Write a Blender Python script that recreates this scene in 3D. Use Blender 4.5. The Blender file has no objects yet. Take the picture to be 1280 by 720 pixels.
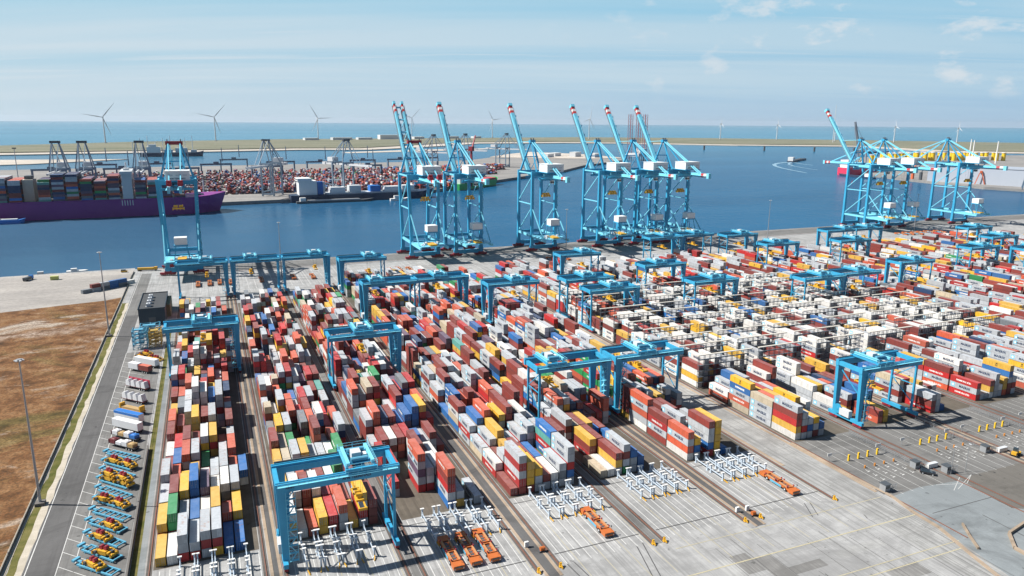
import bpy, math, random
import numpy as np
from mathutils import Vector, Matrix

random.seed(7)
rng = np.random.default_rng(11)
SC = bpy.context.scene
COL = SC.collection

# ---------------------------------------------------------------- helpers
class MB:
    """Collects shapes that become ONE mesh object."""
    def __init__(self): self.v = []; self.f = []; self.m = []
    def add(self, vs, fs, mi=0):
        b = len(self.v); self.v += [tuple(p) for p in vs]
        self.f += [tuple(b + i for i in q) for q in fs]; self.m += [mi] * len(fs)
        return self
    def box(self, x0, y0, z0, x1, y1, z1, mi=0):
        vs = [(x0,y0,z0),(x1,y0,z0),(x1,y1,z0),(x0,y1,z0),(x0,y0,z1),(x1,y0,z1),(x1,y1,z1),(x0,y1,z1)]
        return self.add(vs, [(0,3,2,1),(4,5,6,7),(0,1,5,4),(1,2,6,5),(2,3,7,6),(3,0,4,7)], mi)
    def beam(self, p, q, w, h=None, mi=0, w2=None, h2=None):
        h = h or w; w2 = w2 or w; h2 = h2 or h
        p = Vector(p); q = Vector(q); d = (q - p).normalized()
        up = Vector((0,0,1)) if abs(d.z) < .9 else Vector((0,1,0))
        s = d.cross(up).normalized(); u = s.cross(d)
        vs = []
        for c, a, b in ((p, w, h), (q, w2, h2)):
            vs += [c - s*a/2 - u*b/2, c + s*a/2 - u*b/2, c + s*a/2 + u*b/2, c - s*a/2 + u*b/2]
        return self.add(vs, [(0,1,2,3),(7,6,5,4),(0,4,5,1),(1,5,6,2),(2,6,7,3),(3,7,4,0)], mi)
    def tube(self, p, q, r, r2=None, n=10, mi=0):
        r2 = r if r2 is None else r2
        p = Vector(p); q = Vector(q); d = (q - p).normalized()
        up = Vector((0,0,1)) if abs(d.z) < .9 else Vector((0,1,0))
        s = d.cross(up).normalized(); u = s.cross(d); vs = []
        for c, a in ((p, r), (q, r2)):
            vs += [c + (s*math.cos(2*math.pi*k/n) + u*math.sin(2*math.pi*k/n))*a for k in range(n)]
        fs = [(k, (k+1) % n, n + (k+1) % n, n + k) for k in range(n)]
        return self.add(vs, fs + [tuple(range(n-1,-1,-1)), tuple(range(n, 2*n))], mi)
    def prism(self, poly, z0, z1, mi=0):
        n = len(poly)
        vs = [(x,y,z0) for x,y in poly] + [(x,y,z1) for x,y in poly]
        a = sum(poly[i][0]*poly[(i+1)%n][1] - poly[(i+1)%n][0]*poly[i][1] for i in range(n))
        fs = [(i,(i+1)%n,n+(i+1)%n,n+i) for i in range(n)] + [tuple(range(n-1,-1,-1)), tuple(range(n,2*n))]
        if a < 0: fs = [q[::-1] for q in fs]
        return self.add(vs, fs, mi)
    def sheet(self, poly, z, mi=0):
        n = len(poly)
        a = sum(poly[i][0]*poly[(i+1)%n][1] - poly[(i+1)%n][0]*poly[i][1] for i in range(n))
        ix = tuple(range(n)) if a > 0 else tuple(range(n-1,-1,-1))
        return self.add([(x,y,z) for x,y in poly], [ix], mi)
    def rect(self, x0, y0, x1, y1, z, mi=0):
        return self.sheet([(x0,y0),(x1,y0),(x1,y1),(x0,y1)], z, mi)
    def blob(self, c, r, mi=0, n=8, k=5):
        vs = []; fs = []
        for i in range(k+1):
            t = math.pi*i/k
            for j in range(n):
                a = 2*math.pi*j/n
                vs.append((c[0]+r[0]*math.sin(t)*math.cos(a), c[1]+r[1]*math.sin(t)*math.sin(a), c[2]+r[2]*math.cos(t)))
        for i in range(k):
            for j in range(n):
                fs.append((i*n+j, (i+1)*n+j, (i+1)*n+(j+1)%n, i*n+(j+1)%n))
        return self.add(vs, fs, mi)
    def text(self, word, o, ux, uy, h, mi=0, center=True, lift=0.03):
        """lay lettering on a surface: o = origin, ux/uy = right and up directions"""
        vs, fs, w = glyphs(word)
        ux = Vector(ux).normalized(); uy = Vector(uy).normalized(); nn = ux.cross(uy)
        off = -w/2 if center else 0
        return self.add([Vector(o) + ux*((x+off)*h) + uy*((y-.5)*h if center else y*h) + nn*lift for x, y in vs], fs, mi)
    def mesh(self, name, mats):
        me = bpy.data.meshes.new(name)
        me.from_pydata([tuple(map(float, p)) for p in self.v], [], self.f)
        for m in mats: me.materials.append(m)
        if len(mats) > 1: me.polygons.foreach_set('material_index', self.m)
        me.update(); return me
    def build(self, name, mats, parent=None, loc=None):
        if not isinstance(mats, (list, tuple)): mats = [mats]
        return link(name, self.mesh(name, mats), parent, loc)

def link(name, data, parent=None, loc=None):
    o = bpy.data.objects.new(name, data); COL.objects.link(o)
    if parent is not None: o.parent = parent
    if loc is not None: o.location = loc
    return o

_G = {}
def glyphs(word):
    if word not in _G:
        cu = bpy.data.curves.new('lettering', 'FONT'); cu.body = word; cu.size = 1.0
        cu.resolution_u = 1; cu.offset = 0.04; cu.align_x = 'LEFT'
        ob = bpy.data.objects.new('lettering', cu); COL.objects.link(ob)
        dg = bpy.context.evaluated_depsgraph_get(); ev = ob.evaluated_get(dg); me = ev.to_mesh()
        vs = [(v.co.x, v.co.y) for v in me.vertices]; fs = [tuple(p.vertices) for p in me.polygons]
        ev.to_mesh_clear(); bpy.data.objects.remove(ob); bpy.data.curves.remove(cu)
        x0 = min(v[0] for v in vs); y0 = min(v[1] for v in vs); y1 = max(v[1] for v in vs)
        s = 1/(y1-y0)
        vs = [((x-x0)*s, (y-y0)*s) for x, y in vs]
        # make every face point up (+)
        out = []
        for f in fs:
            a = sum(vs[f[i]][0]*vs[f[(i+1)%len(f)]][1]-vs[f[(i+1)%len(f)]][0]*vs[f[i]][1] for i in range(len(f)))
            out.append(f if a > 0 else f[::-1])
        _G[word] = (vs, out, max(v[0] for v in vs))
    return _G[word]

def tag(o, label, cat, group=None):
    o['label'] = label; o['category'] = cat
    if group: o['group'] = group
    return o
def thing(name, label, cat, loc=(0,0,0), rz=0, group=None):
    o = bpy.data.objects.new(name, None); COL.objects.link(o)
    o.location = loc; o.rotation_euler = (0,0,rz); o.empty_display_size = .1
    return tag(o, label, cat, group)
def struct(o, kind='structure'):
    o['kind'] = kind; return o
def kids(o): return [c for c in o.children]
def dup(root, loc, rz=None, label=None, name=None):
    def cp(o, par):
        c = o.copy(); COL.objects.link(c)
        if par is not None: c.parent = par
        for ch in o.children: cp(ch, c)
        return c
    r = cp(root, None); r.location = loc
    if rz is not None: r.rotation_euler = (0,0,rz)
    if label: r['label'] = label
    return r
ORD = 'first second third fourth fifth sixth seventh eighth ninth tenth eleventh twelfth thirteenth fourteenth fifteenth sixteenth seventeenth eighteenth nineteenth twentieth twenty-first twenty-second twenty-third twenty-fourth'.split()

# ---------------------------------------------------------------- materials
class NT:
    def __init__(s, name):
        s.m = bpy.data.materials.new(name); s.m.use_nodes = True; s.t = s.m.node_tree; s.n = s.t.nodes
        s.b = s.n['Principled BSDF']
        s.tc = s.n.new('ShaderNodeTexCoord')
    def link(s, a, b): s.t.links.new(a, b)
    def mapping(s, scale=(1,1,1), rot=(0,0,0), src='Object'):
        mp = s.n.new('ShaderNodeMapping'); mp.inputs['Scale'].default_value = scale; mp.inputs['Rotation'].default_value = rot
        s.link(s.tc.outputs[src], mp.inputs['Vector']); return mp.outputs[0]
    def noise(s, vec, scale, detail=4, rough=.55, dist=0):
        n = s.n.new('ShaderNodeTexNoise'); n.inputs['Scale'].default_value = scale; n.inputs['Detail'].default_value = detail
        n.inputs['Roughness'].default_value = rough; n.inputs['Distortion'].default_value = dist
        s.link(vec, n.inputs['Vector']); return n.outputs['Fac']
    def ramp(s, fac, stops, interp='LINEAR'):
        r = s.n.new('ShaderNodeValToRGB'); e = r.color_ramp.elements; r.color_ramp.interpolation = interp
        while len(e) < len(stops): e.new(.5)
        for x, (p, c) in zip(e, stops): x.position = p; x.color = (c if len(c) == 4 else (*c, 1)) if not isinstance(c, (int, float)) else (c, c, c, 1)
        s.link(fac, r.inputs[0]); return r.outputs[0]
    def mix(s, fac, a, b, mode='MIX'):
        x = s.n.new('ShaderNodeMix'); x.data_type = 'RGBA'; x.blend_type = mode; x.clamp_factor = True
        for k, val in ((0, fac), (6, a), (7, b)):
            if hasattr(val, 'links'): s.link(val, x.inputs[k])
            elif k == 0: x.inputs[0].default_value = val
            else: x.inputs[k].default_value = (*val, 1) if len(val) == 3 else val
        return x.outputs[2]
    def math(s, op, a, b=0.):
        x = s.n.new('ShaderNodeMath'); x.operation = op
        for k, val in ((0, a), (1, b)):
            if hasattr(val, 'links'): s.link(val, x.inputs[k])
            else: x.inputs[k].default_value = val
        return x.outputs[0]
    def bump(s, h, strength=.3, dist=.1):
        b = s.n.new('ShaderNodeBump'); b.inputs['Strength'].default_value = strength; b.inputs['Distance'].default_value = dist
        s.link(h, b.inputs['Height']); s.link(b.outputs[0], s.b.inputs['Normal'])
    def color(s, c):
        if hasattr(c, 'links'): s.link(c, s.b.inputs['Base Color'])
        else: s.b.inputs['Base Color'].default_value = (*c, 1)

def paint(name, c, rough=.5, var=.22, scale=.35, metal=0, spec=.4, streak=True):
    """painted or plain surface with dirt, fading and streaks"""
    t = NT(name); v = t.mapping((1,1,.25 if streak else 1))
    n1 = t.noise(v, scale, 5, .6); n2 = t.noise(t.mapping(), scale*6, 3)
    dark = tuple(x*(1-var) for x in c); lite = tuple(min(1, x*(1+var*.5)+.015) for x in c)
    col = t.mix(t.math('ADD', t.math('MULTIPLY', n1, .75), t.math('MULTIPLY', n2, .3)), dark, lite)
    t.color(col); t.b.inputs['Roughness'].default_value = rough; t.b.inputs['Metallic'].default_value = metal
    t.b.inputs['Specular IOR Level'].default_value = spec
    return t.m

def cont_mat(name, c, rust=.35):
    """shipping container paint: per-box tint, streaky dirt, worn rusty roof with sunlit lightening painted in"""
    t = NT(name); ge = t.n.new('ShaderNodeNewGeometry'); oi = t.n.new('ShaderNodeObjectInfo')
    r = t.math('FRACT', t.math('ADD', t.math('MULTIPLY', ge.outputs['Random Per Island'], 7.3), oi.outputs['Random']))
    sep = t.n.new('ShaderNodeSeparateXYZ'); t.link(ge.outputs['Normal'], sep.inputs[0])
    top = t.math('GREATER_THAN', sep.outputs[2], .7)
    lum = .3*c[0]+.5*c[1]+.2*c[2]
    dull = tuple(.8*(.78*x+.22*lum) for x in c); fresh = tuple(min(.85, x*1.12) for x in c)
    col = t.mix(r, dull, fresh)
    # scattered offset so that boxes do not share one pattern
    off = t.n.new('ShaderNodeVectorMath'); off.operation = 'ADD'
    cmb = t.n.new('ShaderNodeCombineXYZ'); t.link(t.math('MULTIPLY', r, 97.), cmb.inputs[0]); t.link(t.math('MULTIPLY', r, 41.), cmb.inputs[1])
    t.link(t.tc.outputs['Object'], off.inputs[0]); t.link(cmb.outputs[0], off.inputs[1])
    mp = t.n.new('ShaderNodeMapping'); mp.inputs['Scale'].default_value = (1, 1, .22); t.link(off.outputs[0], mp.inputs[0])
    streak = t.noise(mp.outputs[0], 1.1, 4, .65)
    col = t.mix(t.ramp(streak, [(.42, 0), (.75, .68)]), col, tuple(.45*x+.02 for x in c))
    # corrugated side walls: vertical rib shade, painted below
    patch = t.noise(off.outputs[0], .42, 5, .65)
    sunlit_fade = tuple(min(.8, .72*x+.13) for x in c)  # roof weathering plus sunlit lightening put into the colour
    roof = t.mix(t.ramp(patch, [(.35, .15), (.7, .75)]), col, sunlit_fade)
    thr = t.math('GREATER_THAN', t.math('FRACT', t.math('MULTIPLY', r, 13.7)), 1-rust)
    rus = t.math('MULTIPLY', t.ramp(t.noise(off.outputs[0], .9, 5, .7), [(.53, 0), (.66, .6)]), thr)
    roof = t.mix(rus, roof, (.30,.13,.06))
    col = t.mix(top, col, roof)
    # door ends: seam and lock rods; frame edges of the walls (boxes that carry a UV layout)
    uv = t.n.new('ShaderNodeUVMap'); us = t.n.new('ShaderNodeSeparateXYZ'); t.link(uv.outputs[0], us.inputs[0])
    u_, v_ = us.outputs[0], us.outputs[1]
    has = t.math('GREATER_THAN', t.math('ADD', u_, v_), .0005)
    end = t.math('GREATER_THAN', t.math('ABSOLUTE', sep.outputs[1]), .7)
    mirror = t.math('ABSOLUTE', t.math('SUBTRACT', u_, .5))
    rods = t.ramp(mirror, [(.0, .9), (.022, 0), (.13, 0), (.145, .6), (.165, .6), (.18, 0), (.31, 0), (.325, .6), (.345, .6), (.36, 0)])
    edge = t.math('MAXIMUM', t.math('GREATER_THAN', t.math('ABSOLUTE', t.math('SUBTRACT', v_, .5)), .455), t.math('MULTIPLY', end, t.math('GREATER_THAN', mirror, .462)))
    edge = t.math('MULTIPLY', edge, t.math('SUBTRACT', 1., top))
    rib_shade = t.math('MULTIPLY', t.math('LESS_THAN', t.math('FRACT', t.math('MULTIPLY', u_, 17.)), .34), t.math('MULTIPLY', t.math('SUBTRACT', 1., top), t.math('SUBTRACT', 1., end)))
    col = t.mix(t.math('MULTIPLY', t.math('MULTIPLY', rib_shade, has), .30), col, tuple(.5*x for x in c))  # shade of the corrugation painted as darker stripes
    line = t.math('MULTIPLY', has, t.math('MAXIMUM', t.math('MULTIPLY', rods, end), t.math('MULTIPLY', edge, .55)))
    col = t.mix(line, col, tuple(.28*x+.012 for x in c))
    t.color(col); t.b.inputs['Roughness'].default_value = .55; t.b.inputs['Specular IOR Level'].default_value = .3
    w = t.n.new('ShaderNodeTexWave'); w.bands_direction = 'Y'; w.inputs['Scale'].default_value = 1.1
    t.link(t.tc.outputs['Object'], w.inputs['Vector']); t.bump(w.outputs['Fac'], .35, .04)
    return t.m

CC = dict(G=(.44,.47,.50), W=(.69,.68,.65), M=(.245,.045,.036), R=(.46,.022,.022), O=(.56,.10,.045), Y=(.70,.40,.025),
          B=(.022,.14,.40), N=(.022,.05,.12), E=(.022,.27,.085), T=(.10,.32,.28), P=(.13,.08,.13), D=(.17,.19,.21), S=(.50,.42,.30))
CNAME = dict(G='light grey', W='white', M='maroon', R='bright red', O='orange red', Y='yellow', B='blue', N='navy blue', E='green', T='pale teal', P='dull purple', D='dark grey', S='tan')
CK = list(CC)
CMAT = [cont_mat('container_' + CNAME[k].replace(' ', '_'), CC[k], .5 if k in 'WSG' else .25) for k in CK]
INK = dict(white=paint('white_lettering', (.78,.78,.76), .6, .08), dark=paint('dark_lettering', (.03,.05,.10), .6, .1),
           star=paint('star_blue', (.16,.50,.68), .6, .08), black=paint('black_lettering', (.03,.025,.02), .6, .1))
XM = [INK['white'], INK['dark'], INK['star'], INK['black'], paint('lock_rod_steel', (.35,.36,.37), .4, .15, metal=.5)]

BLUE = paint('crane_blue', (.035,.335,.56), .42, .34, .55)
BLUE_LIT = paint('crane_blue_lit', (.19,.60,.76), .45, .26, .6)  # sunlit look of the crane blue, put into the paint colour
CRED = paint('bogie_red', (.30,.02,.035), .5, .35, .8)
BAND_R = paint('warning_red', (.52,.05,.05), .5, .15); BAND_W = paint('warning_white', (.75,.75,.73), .5, .1)
HOUSE = paint('machinery_white', (.72,.74,.74), .5, .1, .2)
YEL = paint('spreader_yellow', (.66,.36,.02), .5, .3, .9)
STEEL = paint('galvanised_steel', (.36,.38,.40), .45, .2, .5, metal=.4)
DSTEEL = paint('dark_steel', (.07,.08,.09), .5, .3, .5)
ORANGE = paint('carrier_orange', (.50,.13,.025), .5, .4, 1.0)
BLACK = paint('tyre_black', (.018,.018,.02), .8, .3)
GLASS = paint('dark_glass', (.02,.035,.045), .08, .1, spec=.9)
WHITE = paint('white_paint', (.74,.74,.72), .5, .1, .4)
LGREY = paint('light_grey_paint', (.55,.58,.60), .5, .12, .4)
RACK = paint('rack_blue_grey', (.46,.54,.62), .45, .15, .6)
RACKW = paint('reefer_rack_white', (.60,.57,.50), .6, .12, .3)
RACKD = paint('reefer_rack_grey', (.085,.10,.12), .55, .25, .5)
NAVY = paint('navy_cladding', (.008,.028,.048), .5, .2, .2)
ROOFD = paint('dark_bitumen', (.045,.05,.055), .8, .25, .3, streak=False)
FARBLUE = paint('far_crane_blue', (.10,.17,.25), .5, .2, .2)
PURPLE = paint('hull_purple', (.21,.022,.21), .5, .18, .06)
LBLUE = paint('trailer_pale_blue', (.10,.36,.52), .5, .35, .9)
# ---------------------------------------------------------------- camera
H = 113.0
f_px, th, ro, al = 913.3, .22385, .00689, .39424
Fv = Vector((math.sin(al)*math.cos(th), math.cos(al)*math.cos(th), -math.sin(th)))
R0 = Vector((math.cos(al), -math.sin(al), 0)); U0 = R0.cross(Fv)
Rv = R0*math.cos(ro) + U0*math.sin(ro); Uv = U0*math.cos(ro) - R0*math.sin(ro)
cam = bpy.data.cameras.new('camera'); co = bpy.data.objects.new('camera', cam); COL.objects.link(co)
cam.sensor_width = 36; cam.lens = f_px/1280*36; cam.clip_start = 1; cam.clip_end = 120000
M = Matrix.Identity(4)
for i in range(3): M[i][0] = Rv[i]; M[i][1] = Uv[i]; M[i][2] = -Fv[i]
M.translation = (0, 0, H); co.matrix_world = M; SC.camera = co

# ---------------------------------------------------------------- daylight
SUN_EL = math.radians(47); SD = Vector((-.915, .402, 0)).normalized()
sd = Vector((SD.x*math.cos(SUN_EL), SD.y*math.cos(SUN_EL), math.sin(SUN_EL)))
sun = bpy.data.lights.new('sun', 'SUN'); sun.energy = 5.0; sun.angle = math.radians(.5); sun.color = (1, .955, .89)
so = bpy.data.objects.new('sun', sun); COL.objects.link(so); so.rotation_euler = sd.to_track_quat('Z', 'Y').to_euler(); so.location = (0, 0, 400)
W = bpy.data.worlds.new('World'); SC.world = W; W.use_nodes = True
wt = W.node_tree; wn = wt.nodes; bg = wn['Background']
def wadd(kind, **kw):
    n = wn.new(kind)
    for k, v in kw.items(): setattr(n, k, v)
    return n
def wm(op, a, b=0., c=None):
    x = wadd('ShaderNodeMath', operation=op)
    for k, v in enumerate((a, b) if c is None else (a, b, c)):
        if hasattr(v, 'links'): wt.links.new(v, x.inputs[k])
        else: x.inputs[k].default_value = v
    return x.outputs[0]
def wramp(fac, stops):
    r = wadd('ShaderNodeValToRGB'); e = r.color_ramp.elements
    while len(e) < len(stops): e.new(.5)
    for x, (p, c) in zip(e, stops): x.position = p; x.color = (c, c, c, 1) if isinstance(c, (int, float)) else (*c, 1)
    wt.links.new(fac, r.inputs[0]); return r.outputs[0]
def wmix(fac, a, b):
    x = wadd('ShaderNodeMix', data_type='RGBA')
    for k, v in ((0, fac), (6, a), (7, b)):
        if hasattr(v, 'links'): wt.links.new(v, x.inputs[k])
        elif k == 0: x.inputs[0].default_value = v
        else: x.inputs[k].default_value = (*v, 1)
    return x.outputs[2]
tc = wadd('ShaderNodeTexCoord'); sx = wadd('ShaderNodeSeparateXYZ'); wt.links.new(tc.outputs['Generated'], sx.inputs[0])
X_, Y_, Z_ = sx.outputs
zc = wm('MAXIMUM', Z_, .012)
cz = wadd('ShaderNodeCombineXYZ'); wt.links.new(X_, cz.inputs[0]); wt.links.new(Y_, cz.inputs[1]); wt.links.new(zc, cz.inputs[2])
sky = wadd('ShaderNodeTexSky', sky_type='NISHITA', sun_disc=False, sun_elevation=SUN_EL, sun_rotation=math.atan2(SD.x, SD.y), altitude=100, air_density=1.0, dust_density=1.2, ozone_density=2.0)
wt.links.new(cz.outputs[0], sky.inputs[0])
# high thin cloud: direction projected on a cloud layer, stretched along the coast
lay = wm('ADD', zc, .06)
px = wm('DIVIDE', wm('ADD', wm('MULTIPLY', X_, R0.x), wm('MULTIPLY', Y_, R0.y)), lay)
py = wm('DIVIDE', wm('ADD', wm('MULTIPLY', X_, -R0.y), wm('MULTIPLY', Y_, R0.x)), lay)
def cloud_noise(sx_, sy_, scale, detail, rough, seed, dist=0.):
    c = wadd('ShaderNodeCombineXYZ'); wt.links.new(wm('MULTIPLY', px, sx_), c.inputs[0]); wt.links.new(wm('MULTIPLY', py, sy_), c.inputs[1]); c.inputs[2].default_value = seed
    n = wadd('ShaderNodeTexNoise'); n.inputs['Scale'].default_value = scale; n.inputs['Detail'].default_value = detail; n.inputs['Roughness'].default_value = rough; n.inputs['Distortion'].default_value = dist
    wt.links.new(c.outputs[0], n.inputs['Vector']); return n.outputs['Fac']
veil = cloud_noise(.22, 1.0, .55, 5, .55, 3.3, .4)
wisp = cloud_noise(.16, 1.6, 1.5, 6, .62, 8.1, .5)
veilm = wm('MULTIPLY', wramp(veil, [(.36, 0), (.60, .9)]), 1.)
wispm = wramp(wisp, [(.48, 0), (.66, .9)])
mask = wm('MAXIMUM', veilm, wispm)
az = wm('ADD', wm('MULTIPLY', X_, R0.x), wm('MULTIPLY', Y_, R0.y))            # -0.6 .. 0.6 across the view
azf = wm('ADD', wm('MULTIPLY', az, .85), .5)
hor = wmix(azf, (7.26, 9.03, 10.18), (4.69, 7.08, 9.47))
upc = wmix(azf, (3.9, 8.14, 10.44), (2.0, 7.08, 10.35))
lowc = wmix(wramp(Z_, [(.02, 0), (.18, 1)]), hor, upc)
seaward = wramp(wm('ADD', wm('MULTIPLY', Y_, .5), .5), [(.42, 0), (.62, 1)])      # bright low sky seaward only; unseen inland sky kept darker to deepen shade
c1 = wmix(wm('MULTIPLY', wramp(Z_, [(.0, .95), (.18, .9), (.34, .0)]), seaward), wmix(.45, sky.outputs[0], (1.06, 2.12, 3.72)), lowc)
cfade = wm('MULTIPLY', seaward, wramp(Z_, [(.012, .25), (.055, 1), (.115, .9), (.165, .35), (.3, .1)]))
c1 = wmix(wm('MULTIPLY', wm('MULTIPLY', mask, .92), cfade), c1, wmix(azf, (8.23, 9.38, 10.18), (6.20, 8.32, 9.73)))
# a few small cumulus puffs, laid out by bearing and height
cc_ = wadd('ShaderNodeCombineXYZ'); wt.links.new(wm('MULTIPLY', az, 9.0), cc_.inputs[0]); wt.links.new(wm('MULTIPLY', Z_, 17.0), cc_.inputs[1]); cc_.inputs[2].default_value = 2.7
pn = wadd('ShaderNodeTexNoise'); pn.inputs['Scale'].default_value = 1.9; pn.inputs['Detail'].default_value = 6; pn.inputs['Roughness'].default_value = .58; wt.links.new(cc_.outputs[0], pn.inputs['Vector'])
side = wramp(azf, [(.5, 0), (.8, 1)])
pm = wm('MULTIPLY', wm('MULTIPLY', wramp(pn.outputs['Fac'], [(.57, 0), (.68, .9)]), side), wramp(Z_, [(.02, 0), (.05, 1), (.3, 1), (.42, 0)]))
c1 = wmix(wm('MULTIPLY', pm, .75), c1, (9.38, 9.82, 10.18))
wt.links.new(c1, bg.inputs['Color']); bg.inputs['Strength'].default_value = .05
SC.view_settings.view_transform = 'Standard'; SC.view_settings.look = 'None'; SC.view_settings.exposure = 0.68; SC.view_settings.gamma = 1
SC.cycles.max_bounces = 5; SC.cycles.diffuse_bounces = 2; SC.cycles.glossy_bounces = 2; SC.cycles.transparent_max_bounces = 4
SC.cycles.use_denoising = True

# ---------------------------------------------------------------- ground materials
def ground_concrete(name, base, dark=.62, joints=True, streak=.5):
    t = NT(name); o = t.mapping()
    big = t.noise(o, .018, 5, .6); mid = t.noise(o, .16, 5, .62); fine = t.noise(o, 1.7, 4, .7)
    col = t.mix(t.ramp(big, [(.33, 0), (.68, 1)]), tuple(x*.80 for x in base), tuple(x*1.10 for x in base))
    col = t.mix(t.ramp(mid, [(.36, .8), (.62, 0)]), col, tuple(x*dark for x in base))
    col = t.mix(t.ramp(fine, [(.3, .22), (.7, 0)]), col, tuple(x*.55 for x in base))
    st = t.noise(t.mapping((1.25, .022, 1)), .75, 5, .6)               # wheel tracks along the lanes
    col = t.mix(t.ramp(st, [(.47, 0), (.66, streak*1.15)]), col, tuple(x*.38 for x in base))
    sl = t.noise(t.mapping((.9, .03, 1)), 1.9, 4, .6)
    col = t.mix(t.ramp(sl, [(.55, 0), (.75, streak*.8)]), col, tuple(min(.8, x*1.45) for x in base))
    bl = t.noise(t.mapping((.55, 1, 1), (0, 0, .5)), .055, 6, .68, .8)
    col = t.mix(t.ramp(bl, [(.50, 0), (.64, .8)]), col, tuple(x*.52 for x in base))
    sc2 = t.noise(t.mapping((.06, 1.1, 1), (0, 0, .12)), .8, 5, .65)
    col = t.mix(t.ramp(sc2, [(.54, 0), (.72, streak*.7)]), col, tuple(x*.5 for x in base))
    oil = t.noise(o, .45, 3, .5)
    col = t.mix(t.ramp(oil, [(.67, 0), (.73, .7)]), col, tuple(x*.3 for x in base))
    if joints:
        br = t.n.new('ShaderNodeTexBrick'); br.offset = 0; br.inputs['Scale'].default_value = 1; br.inputs['Mortar Size'].default_value = .05
        br.inputs['Brick Width'].default_value = 5.6; br.inputs['Row Height'].default_value = 14.3; br.inputs['Mortar Smooth'].default_value = .5
        br.inputs['Color1'].default_value = (0,0,0,1); br.inputs['Color2'].default_value = (.25,.25,.25,1); br.inputs['Mortar'].default_value = (1,1,1,1)
        t.link(o, br.inputs['Vector'])
        col = t.mix(t.math('MULTIPLY', br.outputs['Fac'], .45), col, tuple(x*.4 for x in base))
        col = t.mix(t.math('MULTIPLY', br.outputs['Color'], .3), col, tuple(x*.7 for x in base))
    t.color(col); t.b.inputs['Roughness'].default_value = .85; t.b.inputs['Specular IOR Level'].default_value = .2
    t.bump(fine, .25, .05); return t.m
CONC = ground_concrete('yard_concrete', (.405,.405,.40))
CONC2 = ground_concrete('lane_concrete', (.37,.37,.36), streak=.65, joints=False)
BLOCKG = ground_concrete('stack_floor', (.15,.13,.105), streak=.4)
ASPH = ground_concrete('grey_asphalt', (.125,.123,.122), .8, False, .25)
ASPHW = ground_concrete('worn_asphalt', (.20,.197,.19), .75, False, .35)
ASPHB = ground_concrete('blue_grey_asphalt', (.25,.275,.285), .8, False, .15)
ASPHD = ground_concrete('brown_grey_asphalt', (.165,.155,.14), .8, False, .2)
TANC = ground_concrete('tan_concrete_kerb', (.40,.315,.235), .75, False, .2)
BALLAST = ground_concrete('rail_ballast', (.135,.125,.115), .7, False, .3)
RAILM = paint('rusty_rail', (.20,.085,.055), .6, .3, 1.)
PAINTW = paint('road_paint_white', (.58,.58,.56), .7, .55, .7, streak=False)
PAINTY = paint('road_paint_yellow', (.47,.42,.27), .7, .5, .5, streak=False)
SEAL = paint('joint_seal', (.07,.07,.07), .8, .3, .5, streak=False)

def field_mat():
    t = NT('heath_and_bare_soil'); o = t.mapping(); s = t.mapping((.75, 1, 1), (0, 0, .25))
    a = t.noise(s, .022, 6, .62, .6); b = t.noise(o, .11, 6, .66, .4); c = t.noise(s, .03, 7, .66, .5)
    d = t.noise(o, .9, 5, .7)
    col = t.ramp(b, [(.32, (.06,.032,.017)), (.46, (.175,.082,.036)), (.58, (.265,.142,.066)), (.72, (.32,.21,.125))])
    col = t.mix(t.ramp(a, [(.52, 0), (.62, .7)]), col, t.ramp(b, [(.35, (.05,.055,.016)), (.62, (.19,.165,.06))]))
    wv = t.noise(t.mapping((.7, 1.2, 1), (0, 0, -.1)), .05, 7, .72, .4)
    col = t.mix(t.ramp(wv, [(.58, 0), (.68, .8)]), col, (.42,.35,.28))
    col = t.mix(t.ramp(c, [(.58, 0), (.66, .9)]), col, (.50,.44,.37))
    sp = t.n.new('ShaderNodeSeparateXYZ'); t.link(t.tc.outputs['Object'], sp.inputs[0])
    # a pale bare strip across the field, its edge broken up by noise
    yy = t.math('ADD', sp.outputs[1], t.math('MULTIPLY', t.math('SUBTRACT', c, .5), 130.))
    band = t.ramp(t.math('MULTIPLY', t.math('ABSOLUTE', t.math('SUBTRACT', yy, 448.)), .05), [(.0, .85), (.9, 0)])
    band = t.math('MULTIPLY', band, t.ramp(b, [(.42, .15), (.62, 1)]))
    col = t.mix(band, col, (.52,.46,.40))
    col = t.mix(t.ramp(d, [(.38, .7), (.60, 0)]), col, (.05,.033,.018))
    t.color(col); t.b.inputs['Roughness'].default_value = .95; t.b.inputs['Specular IOR Level'].default_value = .1
    t.bump(d, .5, .2); return t.m
def sand_mat(name, a, b, sc=.03):
    t = NT(name); o = t.mapping((.35, 1, 1)); n = t.noise(o, sc, 6, .6, .5); m = t.noise(t.mapping(), sc*12, 4, .6)
    col = t.mix(t.ramp(n, [(.35, 0), (.65, 1)]), a, b)
    col = t.mix(t.ramp(m, [(.35, .35), (.6, 0)]), col, tuple(x*.6 for x in a))
    t.color(col); t.b.inputs['Roughness'].default_value = .95; t.b.inputs['Specular IOR Level'].default_value = .1; return t.m
SAND = sand_mat('pale_beach_sand', (.42,.38,.33), (.56,.51,.45), .012)
APRON = sand_mat('dusty_quay_apron', (.27,.255,.24), (.40,.375,.345), .03)
VERGE = sand_mat('grass_verge', (.075,.085,.02), (.17,.15,.055), .25)
VERGES = sand_mat('sandy_verge_edge', (.40,.36,.29), (.52,.47,.39), .3)
DUNE = sand_mat('dune_grass', (.145,.155,.105), (.225,.215,.155), .006)
TERM = sand_mat('terminal_paving', (.21,.205,.20), (.30,.29,.275), .02)
QWALL = paint('quay_wall_concrete', (.13,.12,.11), .8, .35, .3)

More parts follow.
